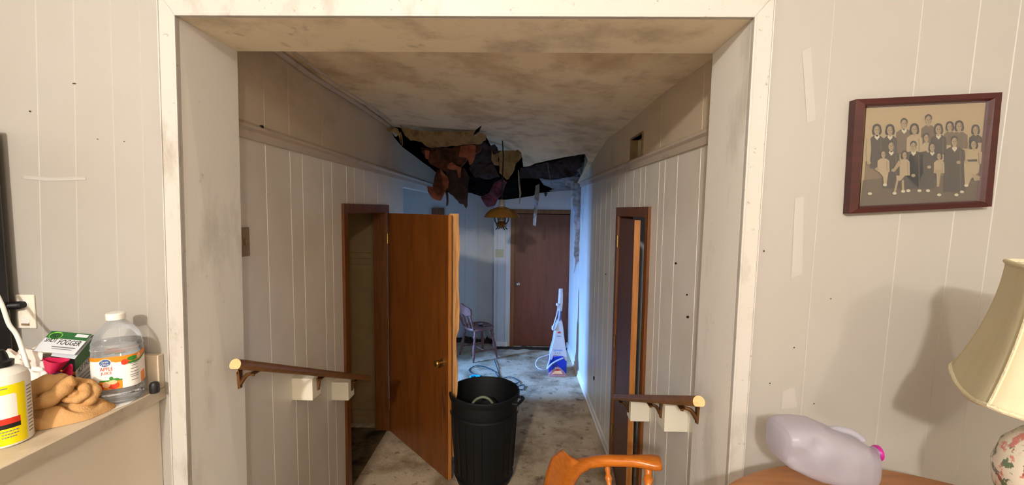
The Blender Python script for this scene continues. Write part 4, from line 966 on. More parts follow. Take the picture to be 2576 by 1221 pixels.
# milk jug lying on its side, axis from the base (left) to the cap (right)
YJ = 1.15
secs = [(1952, 1106, 30, .045), (1958, 1108, 46, .062), (1975, 1112, 56, .070), (2005, 1118, 64, .073), (2045, 1128, 70, .075), (2085, 1141, 66, .075), (2115, 1149, 60, .074), (2148, 1160, 57, .068), (2172, 1166, 52, .056), (2186, 1168, 44, .044), (2196, 1154, 24, .024), (2202, 1142, 17, .0175)]
mj = empty('milk_jug', (P(2080, 1200, YJ).x, YJ, ZT), 'empty translucent plastic gallon jug lying on its side on the round table', 'jug')
mb = MB(); rings = []
fine = [tuple(secs[i][j] * (1 - k / 6) + secs[i + 1][j] * k / 6 for j in range(4)) for i in range(len(secs) - 1) for k in range(6)] + [secs[-1]]
for k, (px, py, hh, dep) in enumerate(fine):
    c = P(px, py, YJ); h_ = hh * YJ / F; ring = []
    for i in range(96):
        t = 2 * math.pi * i / 96; cc, ss = math.cos(t), math.sin(t); kq = (abs(cc) ** 3.4 + abs(ss) ** 3.4) ** (-1 / 3.4)
        q = V((c.x, c.y + dep * cc * kq * .95, c.z + h_ * ss * kq))
        if q.z < ZT + .001: q.z = ZT + .001
        # crushed dents towards the viewer
        for dx, dz, rr_, amt in ((2008, 1160, .040, .022), (2056, 1122, .026, .014), (2110, 1185, .05, .010), (2030, 1185, .03, .014)):
            dd = P(dx, dz, YJ - .06); dist = math.hypot(q.x - dd.x, q.z - dd.z)
            if cc < 0: q.y += amt * min(1, -cc * 3) * max(0, 1 - dist / rr_)
        ring.append(q)
    rings.append(ring)
mb.loft(rings, 'hdpe'); mb.build('jug_body', mj, smooth=50)
c0, c1 = P(2202, 1140, YJ), P(2222, 1160, YJ)
MB().lathe([(0, .0), (.0185, 0), (.0195, .002), (.0195, .009), (.017, .011), (0, .012)], c0, 'capmag', 28, (1, .0, .02)).build('cap', mj, smooth=35)
MB().tube(smoothline([P(2085, 1082, YJ + .015), P(2105, 1080, YJ + .02), P(2140, 1088, YJ + .02), P(2165, 1103, YJ + .015), P(2172, 1112, YJ + .01)], 5), .009, 'hdpe', 12).build('handle', mj, smooth=True)
# lamp
LC = V((1.176, .936, ZT)); kk = .394
lamp = empty('table_lamp', LC, 'table lamp with cream bell shade and floral ceramic base at the right frame edge', 'lamp')
Ap, Bp = PZ(2388, 910, H - kk), PZ(2476, 1022, H - kk)
ctr = V((Ap.x + Bp.x, Ap.y + Bp.y, 0)) / 2; sv = V((Bp.x - Ap.x, Bp.y - Ap.y, 0)); perp = V((-sv.y, sv.x, 0))
if perp.x < 0: perp = -perp
ctr = ctr + perp * .5
lamp.location = V((ctr.x, ctr.y, ZT))
cor = [V((Ap.x, Ap.y, 0)) - ctr, V((Bp.x, Bp.y, 0)) - ctr]; cor += [-cor[0], -cor[1]]
zbot = H - kk; ztp = P(2509, 651, Ap.y * .98).z; ztp = zbot + .285
print('LAMP', ctr, zbot, ztp, cor)
def shaderad(s): return .60 + .40 * (1 - s) ** 1.9 + .02 * math.sin(s * 3.1)     # 1 at the bottom, about .5 on top
rings = []; NS = 16; per = 12
def shring(s, off=0, scal=0):
    ring = []
    for e in range(4):
        a_, b_ = cor[e], cor[(e + 1) % 4]
        for i in range(per):
            u = i / per; q = a_ * (1 - u) + b_ * u
            bow = 1 + .05 * math.sin(math.pi * u)
            # small cut at the corners
            cut = 1 - .05 * max(0, 1 - min(u, 1 - u) * 9)
            sc = shaderad(s) * bow * cut + off
            z = zbot + (ztp - zbot) * s - scal * math.sin(math.pi * u) * .016 * (1 - s)
            ring.append(ctr + q * sc + V((0, 0, z)))
    return ring
MB().loft([shring(j / NS, 0, 1) for j in range(NS + 1)], 'shade', cap=False).build('lamp_shade', lamp, smooth=50)
MB().loft([shring(j / NS, -.012, 1) for j in range(NS + 1)], 'shadein', cap=False).build('shade_lining', lamp, smooth=50)
for s, nm in ((0, 'bottom_braid'), (1, 'top_braid')):
    rg = shring(s, .004, 1); MB().tube(rg + [rg[0], rg[1]], .0055, 'shadetrim', 8).build(nm, lamp, smooth=True)
for e in range(4):
    MB().tube([shring(j / NS, .006, 1)[e * per] for j in range(NS + 1)], .0032, 'shadetrim', 6).build('seam_braid', lamp, smooth=True)
bt = zbot - ZT; hb = bt + .02
MB().lathe([(0, 0), (.085, 0), (.09, .012), (.075, .028), (.06, .035)], (ctr.x, ctr.y, ZT), 'ebony', 40).build('lamp_foot', lamp, smooth=40)
MB().lathe([(.055, .035), (.085, .07), (.108, .13), (.113, .18), (.100, .23), (.075, .262), (.05, .275), (.045, .285)], (ctr.x, ctr.y, ZT), 'ceramic', 48).build('ceramic_body', lamp, smooth=True)
MB().lathe([(.05, .284), (.058, .290), (.05, .298), (.03, .306), (.02, .32), (.012, .325), (.006, .34), (.006, bt + .27), (.012, bt + .28), (.004, bt + .30)], (ctr.x, ctr.y, ZT), 'ebony', 28).build('neck', lamp, smooth=True)
# --- armchair (only its bow, arm and spindles reach into the frame)
ac = empty('wooden_armchair', (.25, 1.22, ZU), 'orange honey-coloured wooden armchair at the bottom of the frame', 'chair')
za = 1.225; ya = 1.47
aE = P(1662, 1158, ya)
arm_px = [(1664, 1156, 1.47), (1640, 1157, 1.475), (1600, 1164, 1.48), (1560, 1166, 1.48), (1520, 1168, 1.478), (1490, 1170, 1.468), (1462, 1178, 1.448), (1442, 1190, 1.415), (1425, 1207, 1.365)]
arm = [P(*q) for q in arm_px]
wds = [.030, .040, .034, .028, .026, .028, .032, .034, .034]
def flatbar(mb, pts, wd_, th_, m_):
    rings = []
    for i, q in enumerate(pts):
        t = (pts[min(i + 1, len(pts) - 1)] - pts[max(i - 1, 0)]); t.z = 0; t.normalize(); n_ = V((-t.y, t.x, 0))
        w2 = wd_[i] if isinstance(wd_, list) else wd_; h2 = th_[i] if isinstance(th_, list) else th_
        rings.append([q + n_ * w2 * math.copysign(abs(math.cos(a_)) ** .7, math.cos(a_)) + V((0, 0, h2 * math.copysign(abs(math.sin(a_)) ** .7, math.sin(a_)))) for a_ in [2 * math.pi * k / 16 for k in range(16)]])
    mb.loft(rings, m_)
xb = arm[-1].x; zr = sum(q.z for q in arm[:5]) / 5
bow = [V((q.x, q.y, zr)) for q in smoothline(arm[:8], 4)]
near = [V((q.x, 2.30 - q.y + .02, zr)) for q in bow]
midb = [V((bow[-1].x - .045 * math.sin(math.pi * k / 8) - .012, bow[-1].y + (near[-1].y - bow[-1].y) * k / 8, zr)) for k in range(1, 8)]
allb = bow + midb + near[::-1]
nb = len(allb); wl_ = []
for i, q in enumerate(allb):
    e_ = min(i, nb - 1 - i); wl_.append(.020 + .016 * math.exp(-((e_ - 3) / 4) ** 2) + (.006 if e_ > 22 else 0)); 
mb = MB(); flatbar(mb, allb, wl_, [.010 if min(i, nb - 1 - i) == 0 else .0165 for i in range(nb)], 'orange'); mb.build('arm_bow', ac, smooth=60)
# raised back crest, standing on the bow
cr = [P(1455, 1168, 1.45)] + [V((q.x - .004, q.y, zr)) for q in (bow[-2], bow[-1], *midb, near[-1], near[-2])]
cr = [V((bow[-5].x, bow[-5].y, zr))] + cr[1:]
hts = [.012, .042, .066] + [.075] * 7 + [.066, .042]
rings = []
for i, q in enumerate(cr):
    t = cr[min(i + 1, len(cr) - 1)] - cr[max(i - 1, 0)]; t.z = 0; t.normalize(); n_ = V((-t.y, t.x, 0)); hh = hts[i]; o_ = n_ * -1
    if o_.x > 0: o_ = -o_
    lean_ = V((o_.x, o_.y, 0)) * hh * .55
    rings.append([q + n_ * .012, q - n_ * .012, q - n_ * .012 + lean_ + V((0, 0, hh * .85)), q + V((0, 0, hh)) + lean_, q + n_ * .012 + lean_ + V((0, 0, hh * .85))])
MB().loft(rings, 'orange').build('crest_rail', ac, smooth=45, bevel=.004)
seatc = V((bow[12].x, 1.16, ZU + .43)); 
MB().lathe([(0, -.02), (.20, -.02), (.225, -.01), (.23, .005), (.21, .018), (0, .012)], seatc, 'orange', 40, sq=2.8).build('seat', ac, smooth=40)
def turned(a, b, r=.016):
    a, b = V(a), V(b); prof_ = [(0, .6), (.06, .8), (.12, .75), (.14, 1.15), (.18, .8), (.22, .75), (.32, 1.2), (.42, 1.4), (.52, 1.2), (.60, .8), (.63, 1.1), (.67, .75), (.76, 1.0), (.80, 1.35), (.84, 1.1), (.87, .8), (.93, 1.1), (1, .75)]
    return [a + (b - a) * s for s, _ in prof_], [r * k_ for _, k_ in prof_]
for i in (5, 16):
    for yy_, bb in ((0, bow), (1, near)):
        q = bb[i]; t_ = V((q.x + (0 if i == 5 else .01), q.y, zr - .014)); b_ = V((q.x * .7 + seatc.x * .3, q.y * .6 + seatc.y * .4, seatc.z + .012))
        MB().tube(*turned(b_, t_, .0135 if i == 5 else .0095), 'orange', 14).build('spindle', ac, smooth=True)
for q in midb[::2]:
    MB().tube(*turned(V((q.x * .6 + seatc.x * .4, q.y * .6 + seatc.y * .4, seatc.z + .012)), V((q.x, q.y, zr - .01)), .011), 'orange', 12).build('spindle', ac, smooth=True)
for sx in (-1, 1):
    for sy in (-1, 1):
        MB().tube(*turned(V((seatc.x + sx * .21, seatc.y + sy * .20, ZU + .002)), V((seatc.x + sx * .14, seatc.y + sy * .14, seatc.z - .018)), .018), 'orange', 14).build('leg', ac, smooth=True)

# ================================================================ IN THE HALL
# trash can
tcx, tcy = -.262, 3.235
tc2 = empty('trash_can', (tcx, tcy, 0), 'large round black plastic trash can in the hallway beside the open door', 'trash can')
zr_ = .70; Rr = .262
MB().lathe([(.0, .0), (.200, 0), (.208, .01), (.215, .05), (.245, .50), (.252, .60), (.252, zr_ - .05), (Rr, zr_ - .045), (Rr + .006, zr_ - .02), (Rr + .006, zr_ - .006), (Rr, zr_), (Rr - .010, zr_), (Rr - .014, zr_ - .04), (.236, .50), (.205, .06), (.19, .02), (0, .018)], (tcx, tcy, .002), 'bin', 72, cap=False).build('bin_body', tc2, smooth=35)
rb2 = MB()
for z in (.06, .56): rb2.lathe([(.205 + .05 * z / .5, z - .01), (.222 + .065 * z, z), (.205 + .05 * z / .5, z + .01)], (tcx, tcy, 0), 'bin', 72, cap=False)
for k in range(24):
    a_ = 2 * math.pi * k / 24; c_, s_n = math.cos(a_), math.sin(a_)
    rb2.tube([V((tcx + c_ * .222, tcy + s_n * .222, .1)), V((tcx + c_ * .247, tcy + s_n * .247, .52))], .004, 'bin', 6)
rb2.build('body_rib', tc2, smooth=True)
for s in (0, 180):
    a_ = R(s - 22); dv = V((math.cos(a_), math.sin(a_), 0)); n_ = V((-dv.y, dv.x, 0)); c = V((tcx, tcy, zr_ - .035)) + dv * (Rr - .004)
    MB().tube(smoothline([c - n_ * .065, c - n_ * .06 + dv * .035, c + dv * .045 + V((0, 0, .004)), c + n_ * .06 + dv * .035, c + n_ * .065], 5), .011, 'bin', 10).build('handle', tc2, smooth=True)
pr2 = P(1200, 1022, 3.45)
tag(MB().tube(smoothline([V((tcx - .11, tcy - .06, .05)), V((tcx - .115, tcy - .05, .45)), V((tcx - .09, tcy - .045, .60)), V((tcx - .03, tcy - .04, .655)), V((tcx + .035, tcy - .04, .645)), V((tcx + .075, tcy - .045, .58)), V((tcx + .09, tcy - .05, .42)), V((tcx + .09, tcy - .06, .05))], 6), .010, 'hosegrey', 10).build('bent_hose', smooth=True), 'dull grey-green hose arching inside the trash can', 'hose')
tag(MB().tube([V((tcx - .05, tcy + .07, .045)), V((tcx - .02, tcy + .05, .36))], .02, 'bin', 12).lathe([(.0, 0), (.12, 0), (.13, .01), (0, .015)], (tcx, tcy, .03), 'bin', 24).build('crumpled_liner', smooth=True), 'black liner bundle at the bottom of the trash can', 'liner')
# debris heaps along the far wall
rng = random.Random(5)
def heap(name, x0, x1, y, label, n, hmax):
    mb = MB()
    rows = []
    m_ = 60
    for j in range(7):
        row = []
        for i in range(m_ + 1):
            x = x0 + (x1 - x0) * i / m_; s = j / 6
            e = min(1, min(i, m_ - i) / 4)
            h = max(0, hmax * e * (math.sin(math.pi * min(s, 1))) * (.6 + 1.0 * noise.noise(V((x * 9, s * 3 + y, 3))) + .7 * noise.noise(V((x * 31, s * 9, 1)))))
            row.append(V((x, y - .13 * s * (1 + .5 * noise.noise(V((x * 6, 0, 7)))) - .001, .001 + h)))
        rows.append(row)
    mb.loft(rows, 'dirt', cap=False, closed=False)
    o = mb.build(name, smooth=60); o['kind'] = 'stuff'; return tag(o, label, 'debris')
heap('plaster_debris', P(1128, 870, YE2).x, xe - .01, YE2, 'dark crumbled debris along the foot of the recessed far wall', 30, .09)
heap('plaster_debris', xe, DX1 + .05, YE - .02, 'dark crumbled debris along the foot of the brown end door', 30, .022)
# small wooden chair
wc = empty('spindle_chair', (P(1203, 880, 6.0).x, 6.02, 0), 'old low-backed wooden spindle chair against the far wall, facing right', 'chair')
c = wc.location; ang = R(36)
def W(x, y, z): return V((c.x + x * math.cos(ang) - y * math.sin(ang), c.y + x * math.sin(ang) + y * math.cos(ang), z))
sr = [[W(.20 * math.copysign(abs(math.cos(t)) ** .75, math.cos(t)) * k_, .20 * math.copysign(abs(math.sin(t)) ** .75, math.sin(t)) * k_, z) for t in [2 * math.pi * i / 32 for i in range(32)]] for k_, z in ((.86, .405), (.98, .415), (1, .43), (.96, .445), (.8, .440), (.3, .432))]
MB().loft(sr, 'oldwood').build('seat', wc, smooth=50)
for sx, sy in ((-1, -1), (1, -1), (1, 1), (-1, 1)):
    MB().tube(*turned(W(sx * .19, sy * .19, .002), W(sx * .13, sy * .13, .41), .018), 'oldwood', 12).build('leg', wc, smooth=True)
for sy in (-1, 1): MB().tube(*turned(W(-.175, sy * .172, .13), W(.175, sy * .172, .13), .011), 'oldwood', 10).build('stretcher', wc, smooth=True)
MB().tube(*turned(W(0, -.17, .13), W(0, .17, .13), .010), 'oldwood', 10).build('stretcher', wc, smooth=True)
for yy_ in (-.17, -.06, .06, .17):
    MB().tube(*turned(W(-.15 - .012, yy_ * .85, .435), W(-.235, yy_, .67 if abs(yy_) < .1 else .665), .013), 'oldwood', 12).build('back_post' if abs(yy_) > .1 else 'spindle', wc, smooth=True)
crr = []
for i in range(13):
    u = -1 + i / 6; y = .205 * u; bx = -.262 + .035 * u * u; top = .765 - .03 * abs(u) ** 3 - .025 * math.exp(-(u / .25) ** 2) * -1; bot_ = .645 + .01 * math.cos(u * 6)
    if abs(u) > .95: top -= .01
    crr.append([W(bx - .012, y, bot_), W(bx + .012, y, bot_), W(bx + .004, y, top), W(bx - .020, y, top)])
MB().loft(crr, 'oldwood').build('crest_rail', wc, smooth=45, bevel=.004)
for k, (a_, b_) in enumerate(((.02, -.06), (.07, .03))):
    q = W(a_ - .02, b_, .446); o = MB().box(q + V((-.03, -.02, 0)), q + V((.03, .02, .018)), 'labelblack' if k == 0 else 'labelgrey', Matrix.Rotation(R(20 * k), 3, 'Z')).build('small_box', bevel=.003)
    tag(o, ['small black box on the seat of the far wooden chair, nearer its back', 'small grey box on the seat of the far wooden chair, nearer its front'][k], 'box')
# carpet cleaner (outlines measured in the photo, given real depth)
def cc(x, y, Y): return P(1340 + x * .2131, 700 + y * .2131, Y)
cl = empty('carpet_cleaner', (P(1402, 940, 5.4).x, 5.45, 0), 'white and blue upright carpet cleaner standing by the far brown door', 'carpet cleaner')
def slabm(pts, Y0, dep, m_, nm, bev=.012, par=cl, lean_=0):
    o = MB().prism([cc(x, y, Y0) for x, y in pts], (0, dep, 0), m_).build(nm, par, smooth=40, bevel=bev, seg=3); return o
slabm([(300, 515), (325, 505), (350, 520), (362, 590), (372, 690), (384, 780), (396, 850), (406, 920), (402, 985), (385, 990), (362, 938), (300, 930), (245, 932), (232, 965), (212, 975), (202, 905), (216, 850), (240, 765), (258, 650), (274, 570)], 5.36, .15, 'appliance', 'body', .02)
slabm([(200, 985), (232, 965), (245, 925), (362, 930), (390, 990), (402, 985), (400, 1100), (392, 1150), (190, 1150), (192, 1060)], 5.33, .26, 'blueplastic', 'water_tank', .015)
slabm([(185, 1165), (190, 1130), (225, 1095), (262, 1070), (330, 1068), (365, 1100), (392, 1135), (395, 1168)], 5.31, .04, 'clearpink', 'nozzle', .006)
slabm([(230, 1135), (262, 1100), (335, 1100), (355, 1135)], 5.30, .012, 'peach', 'brush_window', .003)
slabm([(304, 375), (337, 375), (335, 515), (296, 515)], 5.41, .05, 'bluedark', 'handle_shaft', .008)
MB().tube([cc(331, 125, 5.43), cc(331, 200, 5.43), cc(326, 290, 5.43), cc(321, 385, 5.43)], [.024, .028, .031, .026], 'appliance', 14).build('handle', cl, smooth=True)
MB().tube(smoothline([cc(285, 305, 5.39), cc(300, 320, 5.38), cc(285, 430, 5.38), cc(240, 590, 5.36), cc(262, 600, 5.355), cc(305, 500, 5.37), cc(318, 360, 5.38), cc(295, 300, 5.38)], 6), .008, 'hose', 8).build('power_cord', cl, smooth=True)
MB().box(cc(228, 575, 5.37), cc(250, 618, 5.37) + V((0, .06, 0)), 'white').build('cord_hook', cl, bevel=.004); hook = MB().box(cc(278, 300, 5.39), cc(298, 330, 5.39) + V((0, .04, 0)), 'white'); hook.build('cord_hook', cl, bevel=.004)
hs = smoothline([cc(360, 945, 5.31), cc(290, 975, 5.28), cc(225, 1015, 5.28), cc(168, 1075, 5.29), cc(172, 1060, 5.30), cc(200, 960, 5.32), cc(206, 895, 5.34)], 7)
MB().tube(hs, .010, 'hose', 10).build('hose', cl, smooth=True)
MB().tube(smoothline([cc(200, 905, 5.38), cc(130, 925, 5.36), cc(70, 950, 5.34), cc(35, 1010, 5.31), cc(60, 1060, 5.26), cc(120, 1085, 5.24), cc(165, 1080, 5.28)], 8), .008, 'hose', 10).build('loop_hose', cl, smooth=True)
def cft(x0, x1, y0, y1, Y): return lambda u, v_: cc(x0 + (x1 - x0) * u, y1 + (y0 - y1) * v_, Y)
for body_, m_, args in (('Lightweight', 'cyantext', (243, 350, 838, 872, 5.357)), ('BISSELL', 'blueL', (286, 340, 680, 694, 5.357)), ('BISSELL', 'white', (262, 328, 1052, 1070, 5.306))):
    lg = MB(); put_text(lg, body_, m_, cft(*args)); lg.build('lettering', cl)
MB().add([cc(x, y, 5.357) for x, y in ((292, 652), (300, 632), (308, 640), (312, 618), (318, 640), (326, 630), (330, 652))], [(0, 1, 2, 3, 4, 5, 6)], 'red').build('emblem', cl)
MB().add([cc(x, y, 5.306) for x, y in ((284, 1050), (294, 1034), (306, 1050))], [(0, 1, 2)], 'red').build('emblem', cl)
MB().add([cc(x, y, 5.306) for x, y in ((272, 1076), (318, 1076), (314, 1092), (276, 1092))], [(0, 1, 2, 3)], 'red').build('red_badge', cl)
for x in (268, 296, 320): MB().add([cc(x - 4, 880, 5.357), cc(x + 4, 880, 5.357), cc(x + 4, 894, 5.357), cc(x - 4, 894, 5.357)], [(0, 1, 2, 3)], 'labelgrey').build('indicator', cl)
# cable on the floor
def fz(x, y, z=.012): return PZ(x, y, z)
cab = smoothline([fz(1243, 905), fz(1250, 925), fz(1256, 947), fz(1240, 952), fz(1215, 946), fz(1190, 942), fz(1180, 930), fz(1196, 922), fz(1222, 924), fz(1244, 935), fz(1250, 944), fz(1262, 952), fz(1285, 950), fz(1305, 958), fz(1300, 966), fz(1282, 962), fz(1262, 954), fz(1275, 962), fz(1300, 972), fz(1319, 970), fz(1315, 980), fz(1298, 981), fz(1275, 978), fz(1255, 960)], 8)
tag(MB().tube([q + V((0, 0, .005 * math.sin(i * .35))) for i, q in enumerate(cab)], .0055, 'teal', 8).build('extension_cable', smooth=True), 'teal extension cable coiled on the hall carpet behind the trash can', 'cable')
tag(MB().tube([fz(1183, 949), fz(1195, 946), fz(1208, 948)], .016, 'cyan', 10).build('cable_connector', smooth=True), 'bright cyan connector on the floor behind the trash can', 'connector')
# hanging lantern lamp
lx, ly_ = P(1262, 545, 4.45).x, 4.45; zz = lambda py: P(1262, py, 4.45).z
hl = empty('hanging_lantern', (lx, ly_, zz(577)), 'hanging lantern lamp with amber glass shade below the ceiling hole', 'lamp')
s_ = 4.45 / F
MB().lathe([(.046 / .3 * .10, zz(519)), (.05, zz(522)), (.115, zz(528)), (.155, zz(537)), (.182, zz(547)), (.178, zz(547.5)), (.15, zz(539)), (.11, zz(530)), (.045, zz(524))], (lx, ly_, 0), 'amber', 48, cap=False).build('glass_shade', hl, smooth=True)
MB().lathe([(.018, zz(502)), (.028, zz(502.5)), (.028, zz(512)), (.034, zz(514)), (.034, zz(520)), (0, zz(520))], (lx, ly_, 0), 'frost', 28).build('chimney_top', hl, smooth=40)
MB().lathe([(.075, zz(538)), (.082, zz(541)), (.075, zz(543)), (.045, zz(543))], (lx, ly_, 0), 'brass', 32, cap=False).build('shade_ring', hl, smooth=True)
MB().lathe([(.03, zz(540)), (.035, zz(548)), (.034, zz(556))], (lx, ly_, 0), 'frost', 28, cap=False).build('glass_chimney', hl, smooth=True)
MB().lathe([(0, zz(547)), (.026, zz(548)), (.03, zz(553)), (.038, zz(559)), (.062, zz(563)), (.054, zz(569)), (.030, zz(573)), (.0, zz(576))], (lx, ly_, 0), 'bronze', 28).build('font', hl, smooth=True)
for k in range(4):
    a_ = R(30 + 90 * k); dv = V((math.cos(a_), math.sin(a_), 0)); bq = V((lx, ly_, 0))
    MB().tube([bq + dv * .085 + V((0, 0, zz(543))), bq + dv * .075 + V((0, 0, zz(556))), bq + dv * .045 + V((0, 0, zz(568))), bq + dv * .05 + V((0, 0, zz(575))), bq + dv * .065 + V((0, 0, zz(577)))], .006, 'black', 8).build('bracket_arm', hl, smooth=True)
MB().tube([V((lx, ly_, zz(502))), V((lx + .01, ly_, 2.6)), V((lx - .01, ly_, 2.9)), V((lx, ly_, 3.32))], .006, 'black', 8).build('chain', hl)

# ================================================================ TORN CEILING
def rag(name, pts, m_, label, cat, th=.010, rough=.006, seed=1, sub=4, par=None):
    """torn sheet: outline with depth at each corner, edges roughened, real thickness, crumpled"""
    rg = random.Random(seed); P3 = Zp(pts); out_ = []
    for i, q in enumerate(P3):
        r_ = P3[(i + 1) % len(P3)]; n_ = max(1, min(9, int((r_ - q).length / .03)))
        for k in range(n_):
            u = k / n_; p_ = q.lerp(r_, u)
            if k: p_ = p_ + V((rg.uniform(-1, 1) * rough, 0, rg.uniform(-1, 1) * rough))
            out_.append(p_)
    bm = bmesh.new(); vs = [bm.verts.new(q) for q in out_]
    es = [bm.edges.new((vs[i], vs[(i + 1) % len(vs)])) for i in range(len(vs))]
    bmesh.ops.triangle_fill(bm, use_beauty=True, edges=es)
    for _ in range(4):
        lg_ = [e for e in bm.edges if e.calc_length() > .035]
        if lg_: bmesh.ops.subdivide_edges(bm, edges=lg_, cuts=1); bmesh.ops.triangulate(bm, faces=bm.faces[:])
    for q in bm.verts: q.co.y += min(.07, .02 + th) * noise.noise(q.co * 8 + V((seed, 0, 0))) * 1.6 + .022 * noise.noise(q.co * 24)
    ret = bmesh.ops.extrude_face_region(bm, geom=bm.faces[:])
    for g in ret['geom']:
        if isinstance(g, bmesh.types.BMVert): g.co.y += th
    bmesh.ops.recalc_face_normals(bm, faces=bm.faces)
    me = bpy.data.meshes.new(name); bm.to_mesh(me); bm.free(); me.materials.append(M[m_])
    o = bpy.data.objects.new(name, me); COL.objects.link(o); return tag(o, label, cat)
def dd(l, Y): return [(x, y, Y) for x, y in l]
def dg(l, y0, y1, Y0, Y1): return [(x, y, Y0 + (Y1 - Y0) * (y - y0) / (y1 - y0)) for x, y in l]
rag('ceiling_board', dg([(305, 100), (340, 122), (480, 142), (600, 146), (700, 148), (820, 146), (868, 132), (850, 170), (835, 192), (900, 158), (940, 180), (938, 212), (900, 240), (740, 250), (640, 262), (540, 268), (500, 258), (470, 228), (390, 218), (350, 180)], 100, 268, 3.98, 4.14), 'board', 'broad tan torn ceiling board sagging at the near left of the hole', 'ceiling board', seed=2)
rag('ceiling_paper', dg([(205, 130), (250, 112), (290, 125), (312, 170), (316, 240), (300, 180), (265, 152), (225, 150)], 112, 240, 3.9, 3.95), 'boardtan', 'curled strip of ceiling paper beside the left wall trim', 'paper', th=.003, seed=3)
rag('insulation', dg([(450, 255), (540, 268), (640, 262), (760, 250), (850, 245), (900, 250), (870, 300), (800, 330), (760, 400), (700, 440), (640, 440), (590, 420), (540, 390), (500, 330), (470, 290)], 245, 440, 4.2, 4.35), 'insul', 'dark brown mass of wet insulation under the tan torn board', 'insulation', th=.08, rough=.012, seed=4)
rag('insulation', dd([(755, 255), (862, 248), (858, 300), (835, 380), (815, 392), (803, 352), (790, 335), (735, 332), (745, 290)], 4.18), 'pinkins', 'bright orange pink insulation tuft hanging left of the middle flap', 'insulation', th=.03, seed=5)
rag('insulation', dd([(490, 285), (522, 288), (520, 350), (505, 352), (494, 340)], 4.15), 'pinkins', 'tiny pink insulation shred near the left edge of the hole', 'insulation', th=.01, seed=6)
rag('insulation', dd([(655, 395), (695, 375), (720, 400), (757, 412), (752, 485), (738, 488), (725, 430), (690, 430), (660, 420)], 4.2), 'pinkins', 'small pink insulation shred pointing down in the middle left', 'insulation', th=.015, seed=7)
rag('roof_felt', dg([(640, 440), (700, 430), (780, 415), (815, 480), (806, 600), (803, 690), (790, 712), (770, 682), (742, 675), (730, 655), (700, 622), (668, 602), (650, 560), (655, 500)], 415, 712, 4.35, 4.40), 'felt', 'dark pointed shard of roof felt hanging left of the lantern', 'roof felt', seed=8)
rag('roof_felt', dd([(570, 430), (612, 420), (618, 500), (612, 620), (590, 605), (560, 572), (548, 545), (562, 490)], 4.3), 'insul', 'narrow brown tatter hanging above the open door', 'roof felt', th=.02, seed=9)
rag('insulation', dg([(612, 430), (655, 480), (668, 520), (660, 560), (640, 590), (612, 650), (600, 656), (550, 640), (518, 590), (508, 548), (545, 555), (600, 615), (618, 560)], 430, 656, 4.34, 4.36), 'pinkins', 'pink insulation tatter hanging lowest above the open door', 'insulation', th=.025, seed=10)
rag('wood_splinter', dd([(636, 570), (656, 565), (662, 640), (660, 690), (650, 696), (646, 630)], 4.35), 'felt', 'thin dark splinter hanging above the open door', 'splinter', th=.01, rough=.003, seed=11)
rag('roof_felt', dg([(860, 300), (880, 245), (930, 222), (960, 255), (1000, 240), (1020, 262), (1030, 300), (985, 330), (1000, 400), (1040, 480), (960, 500), (850, 480), (815, 420), (835, 370)], 222, 500, 4.6, 4.9), 'felt', 'wide dark purplish felt sheet in the centre of the hole', 'roof felt', seed=12)
rag('ceiling_board', dg([(1028, 298), (1100, 286), (1175, 281), (1196, 292), (1200, 335), (1160, 380), (1135, 450), (1105, 495), (1090, 502), (1068, 480), (1035, 450), (1032, 380)], 281, 502, 4.75, 4.82), 'boardtan', 'pointed tan ceiling board flap hanging in the middle of the hole', 'ceiling board', seed=13)
rag('ceiling_board', dg([(985, 250), (1018, 262), (1028, 330), (1032, 400), (1000, 395), (978, 360)], 250, 400, 4.7, 4.75), 'board', 'small brown curled board scrap left of the pointed flap', 'ceiling board', seed=14)
rag('roof_sheathing', dg([(1190, 415), (1320, 388), (1500, 350), (1650, 312), (1672, 320), (1650, 345), (1660, 365), (1630, 385), (1640, 405), (1605, 430), (1615, 450), (1595, 468), (1500, 490), (1420, 502), (1330, 492), (1180, 490)], 312, 502, 5.25, 5.4), 'felt', 'dark brown roof sheathing board showing through the right of the hole', 'sheathing', th=.02, seed=15)
rag('insulation', dg([(1000, 520), (1060, 498), (1092, 520), (1060, 590), (1030, 640), (1000, 692), (945, 702), (920, 665), (898, 625), (960, 600)], 498, 702, 5.6, 5.7), 'redins', 'dark red wet insulation clump just behind the hanging lantern', 'insulation', th=.05, seed=16)
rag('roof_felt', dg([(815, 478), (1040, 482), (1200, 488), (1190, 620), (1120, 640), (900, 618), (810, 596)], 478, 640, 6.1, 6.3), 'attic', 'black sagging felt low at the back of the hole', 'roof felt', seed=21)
rag('ceiling_paper', dg([(1300, 545), (1330, 530), (1328, 620), (1312, 730), (1302, 842), (1280, 834), (1288, 740), (1292, 640)], 530, 842, 5.2, 5.15), 'drape', 'long narrow pale paper ribbon hanging in front of the end door', 'paper', th=.002, rough=.002, seed=17)
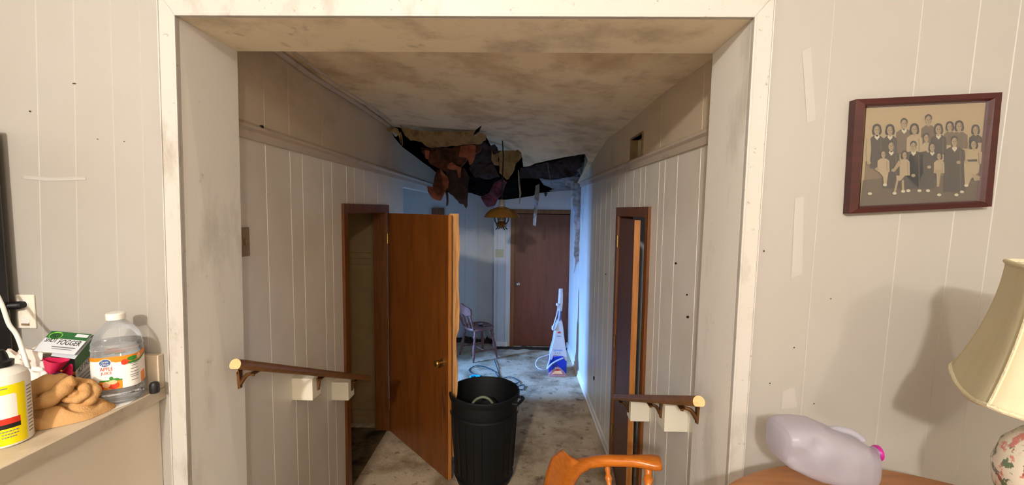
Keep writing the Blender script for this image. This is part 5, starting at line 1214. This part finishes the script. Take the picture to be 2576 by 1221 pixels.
rag('ceiling_paper', dg([(1500, 500), (1600, 492), (1668, 490), (1662, 560), (1650, 640), (1662, 760), (1665, 860), (1652, 870), (1655, 980), (1672, 1050), (1665, 1110), (1655, 1090), (1648, 1200), (1642, 1090), (1622, 1125), (1610, 1095), (1580, 1190), (1590, 1095), (1578, 1050), (1590, 900), (1580, 800), (1588, 740), (1572, 690), (1575, 600), (1560, 555), (1520, 540)], 490, 1200, 5.5, 5.55), 'drape', 'large torn grey paper sheet draping down beside the end door', 'paper', th=.003, rough=.005, seed=18)
rag('roof_felt', dg([(1664, 500), (1692, 470), (1690, 620), (1684, 760), (1670, 800), (1664, 640)], 470, 800, 5.75, 5.75), 'felt', 'dark strip standing in for the shaded gap between the draped paper and the right wall', 'roof felt', seed=23)  # dark sheet placed to paint the shaded gap beside the wall
rag('wood_splinter', dd([(1640, 842), (1655, 850), (1662, 930), (1674, 1050), (1664, 1075), (1650, 960)], 5.42), 'splinter', 'pale wooden splinter hanging in front of the draped paper', 'splinter', th=.006, rough=.002, seed=19)
rag('wood_splinter', dd([(1358, 590), (1388, 596), (1382, 618), (1372, 625)], 5.9), 'felt', 'small dark scrap right of the narrow paper ribbon', 'splinter', th=.01, rough=.002, seed=20)
a = [Zp([(x, y, 5.1)])[0] for x, y in ((1388, 375), (1395, 430), (1410, 500), (1424, 585))]
tag(MB().tube(a, .003, 'boardtan', 6).build('hanging_string'), 'thin tan string hanging in the right of the hole', 'string')
a = [Zp([(x, y, 5.0)])[0] for x, y in ((1175, 430), (1180, 520), (1190, 600), (1182, 680))]
tag(MB().tube(a, [.006, .01, .012, .003], 'board', 6).build('hanging_string'), 'frayed brown strand hanging right of the pointed flap', 'string')
a = [Zp([(x, y, 3.93)])[0] for x, y in ((312, 150), (322, 190), (326, 235), (322, 270))]
tag(MB().tube(a, [.003, .006, .004, .002], 'boardtan', 6).build('hanging_string'), 'pale thread of paper hanging by the left wall trim', 'string')
print('SCENE DONE', len(bpy.data.objects))
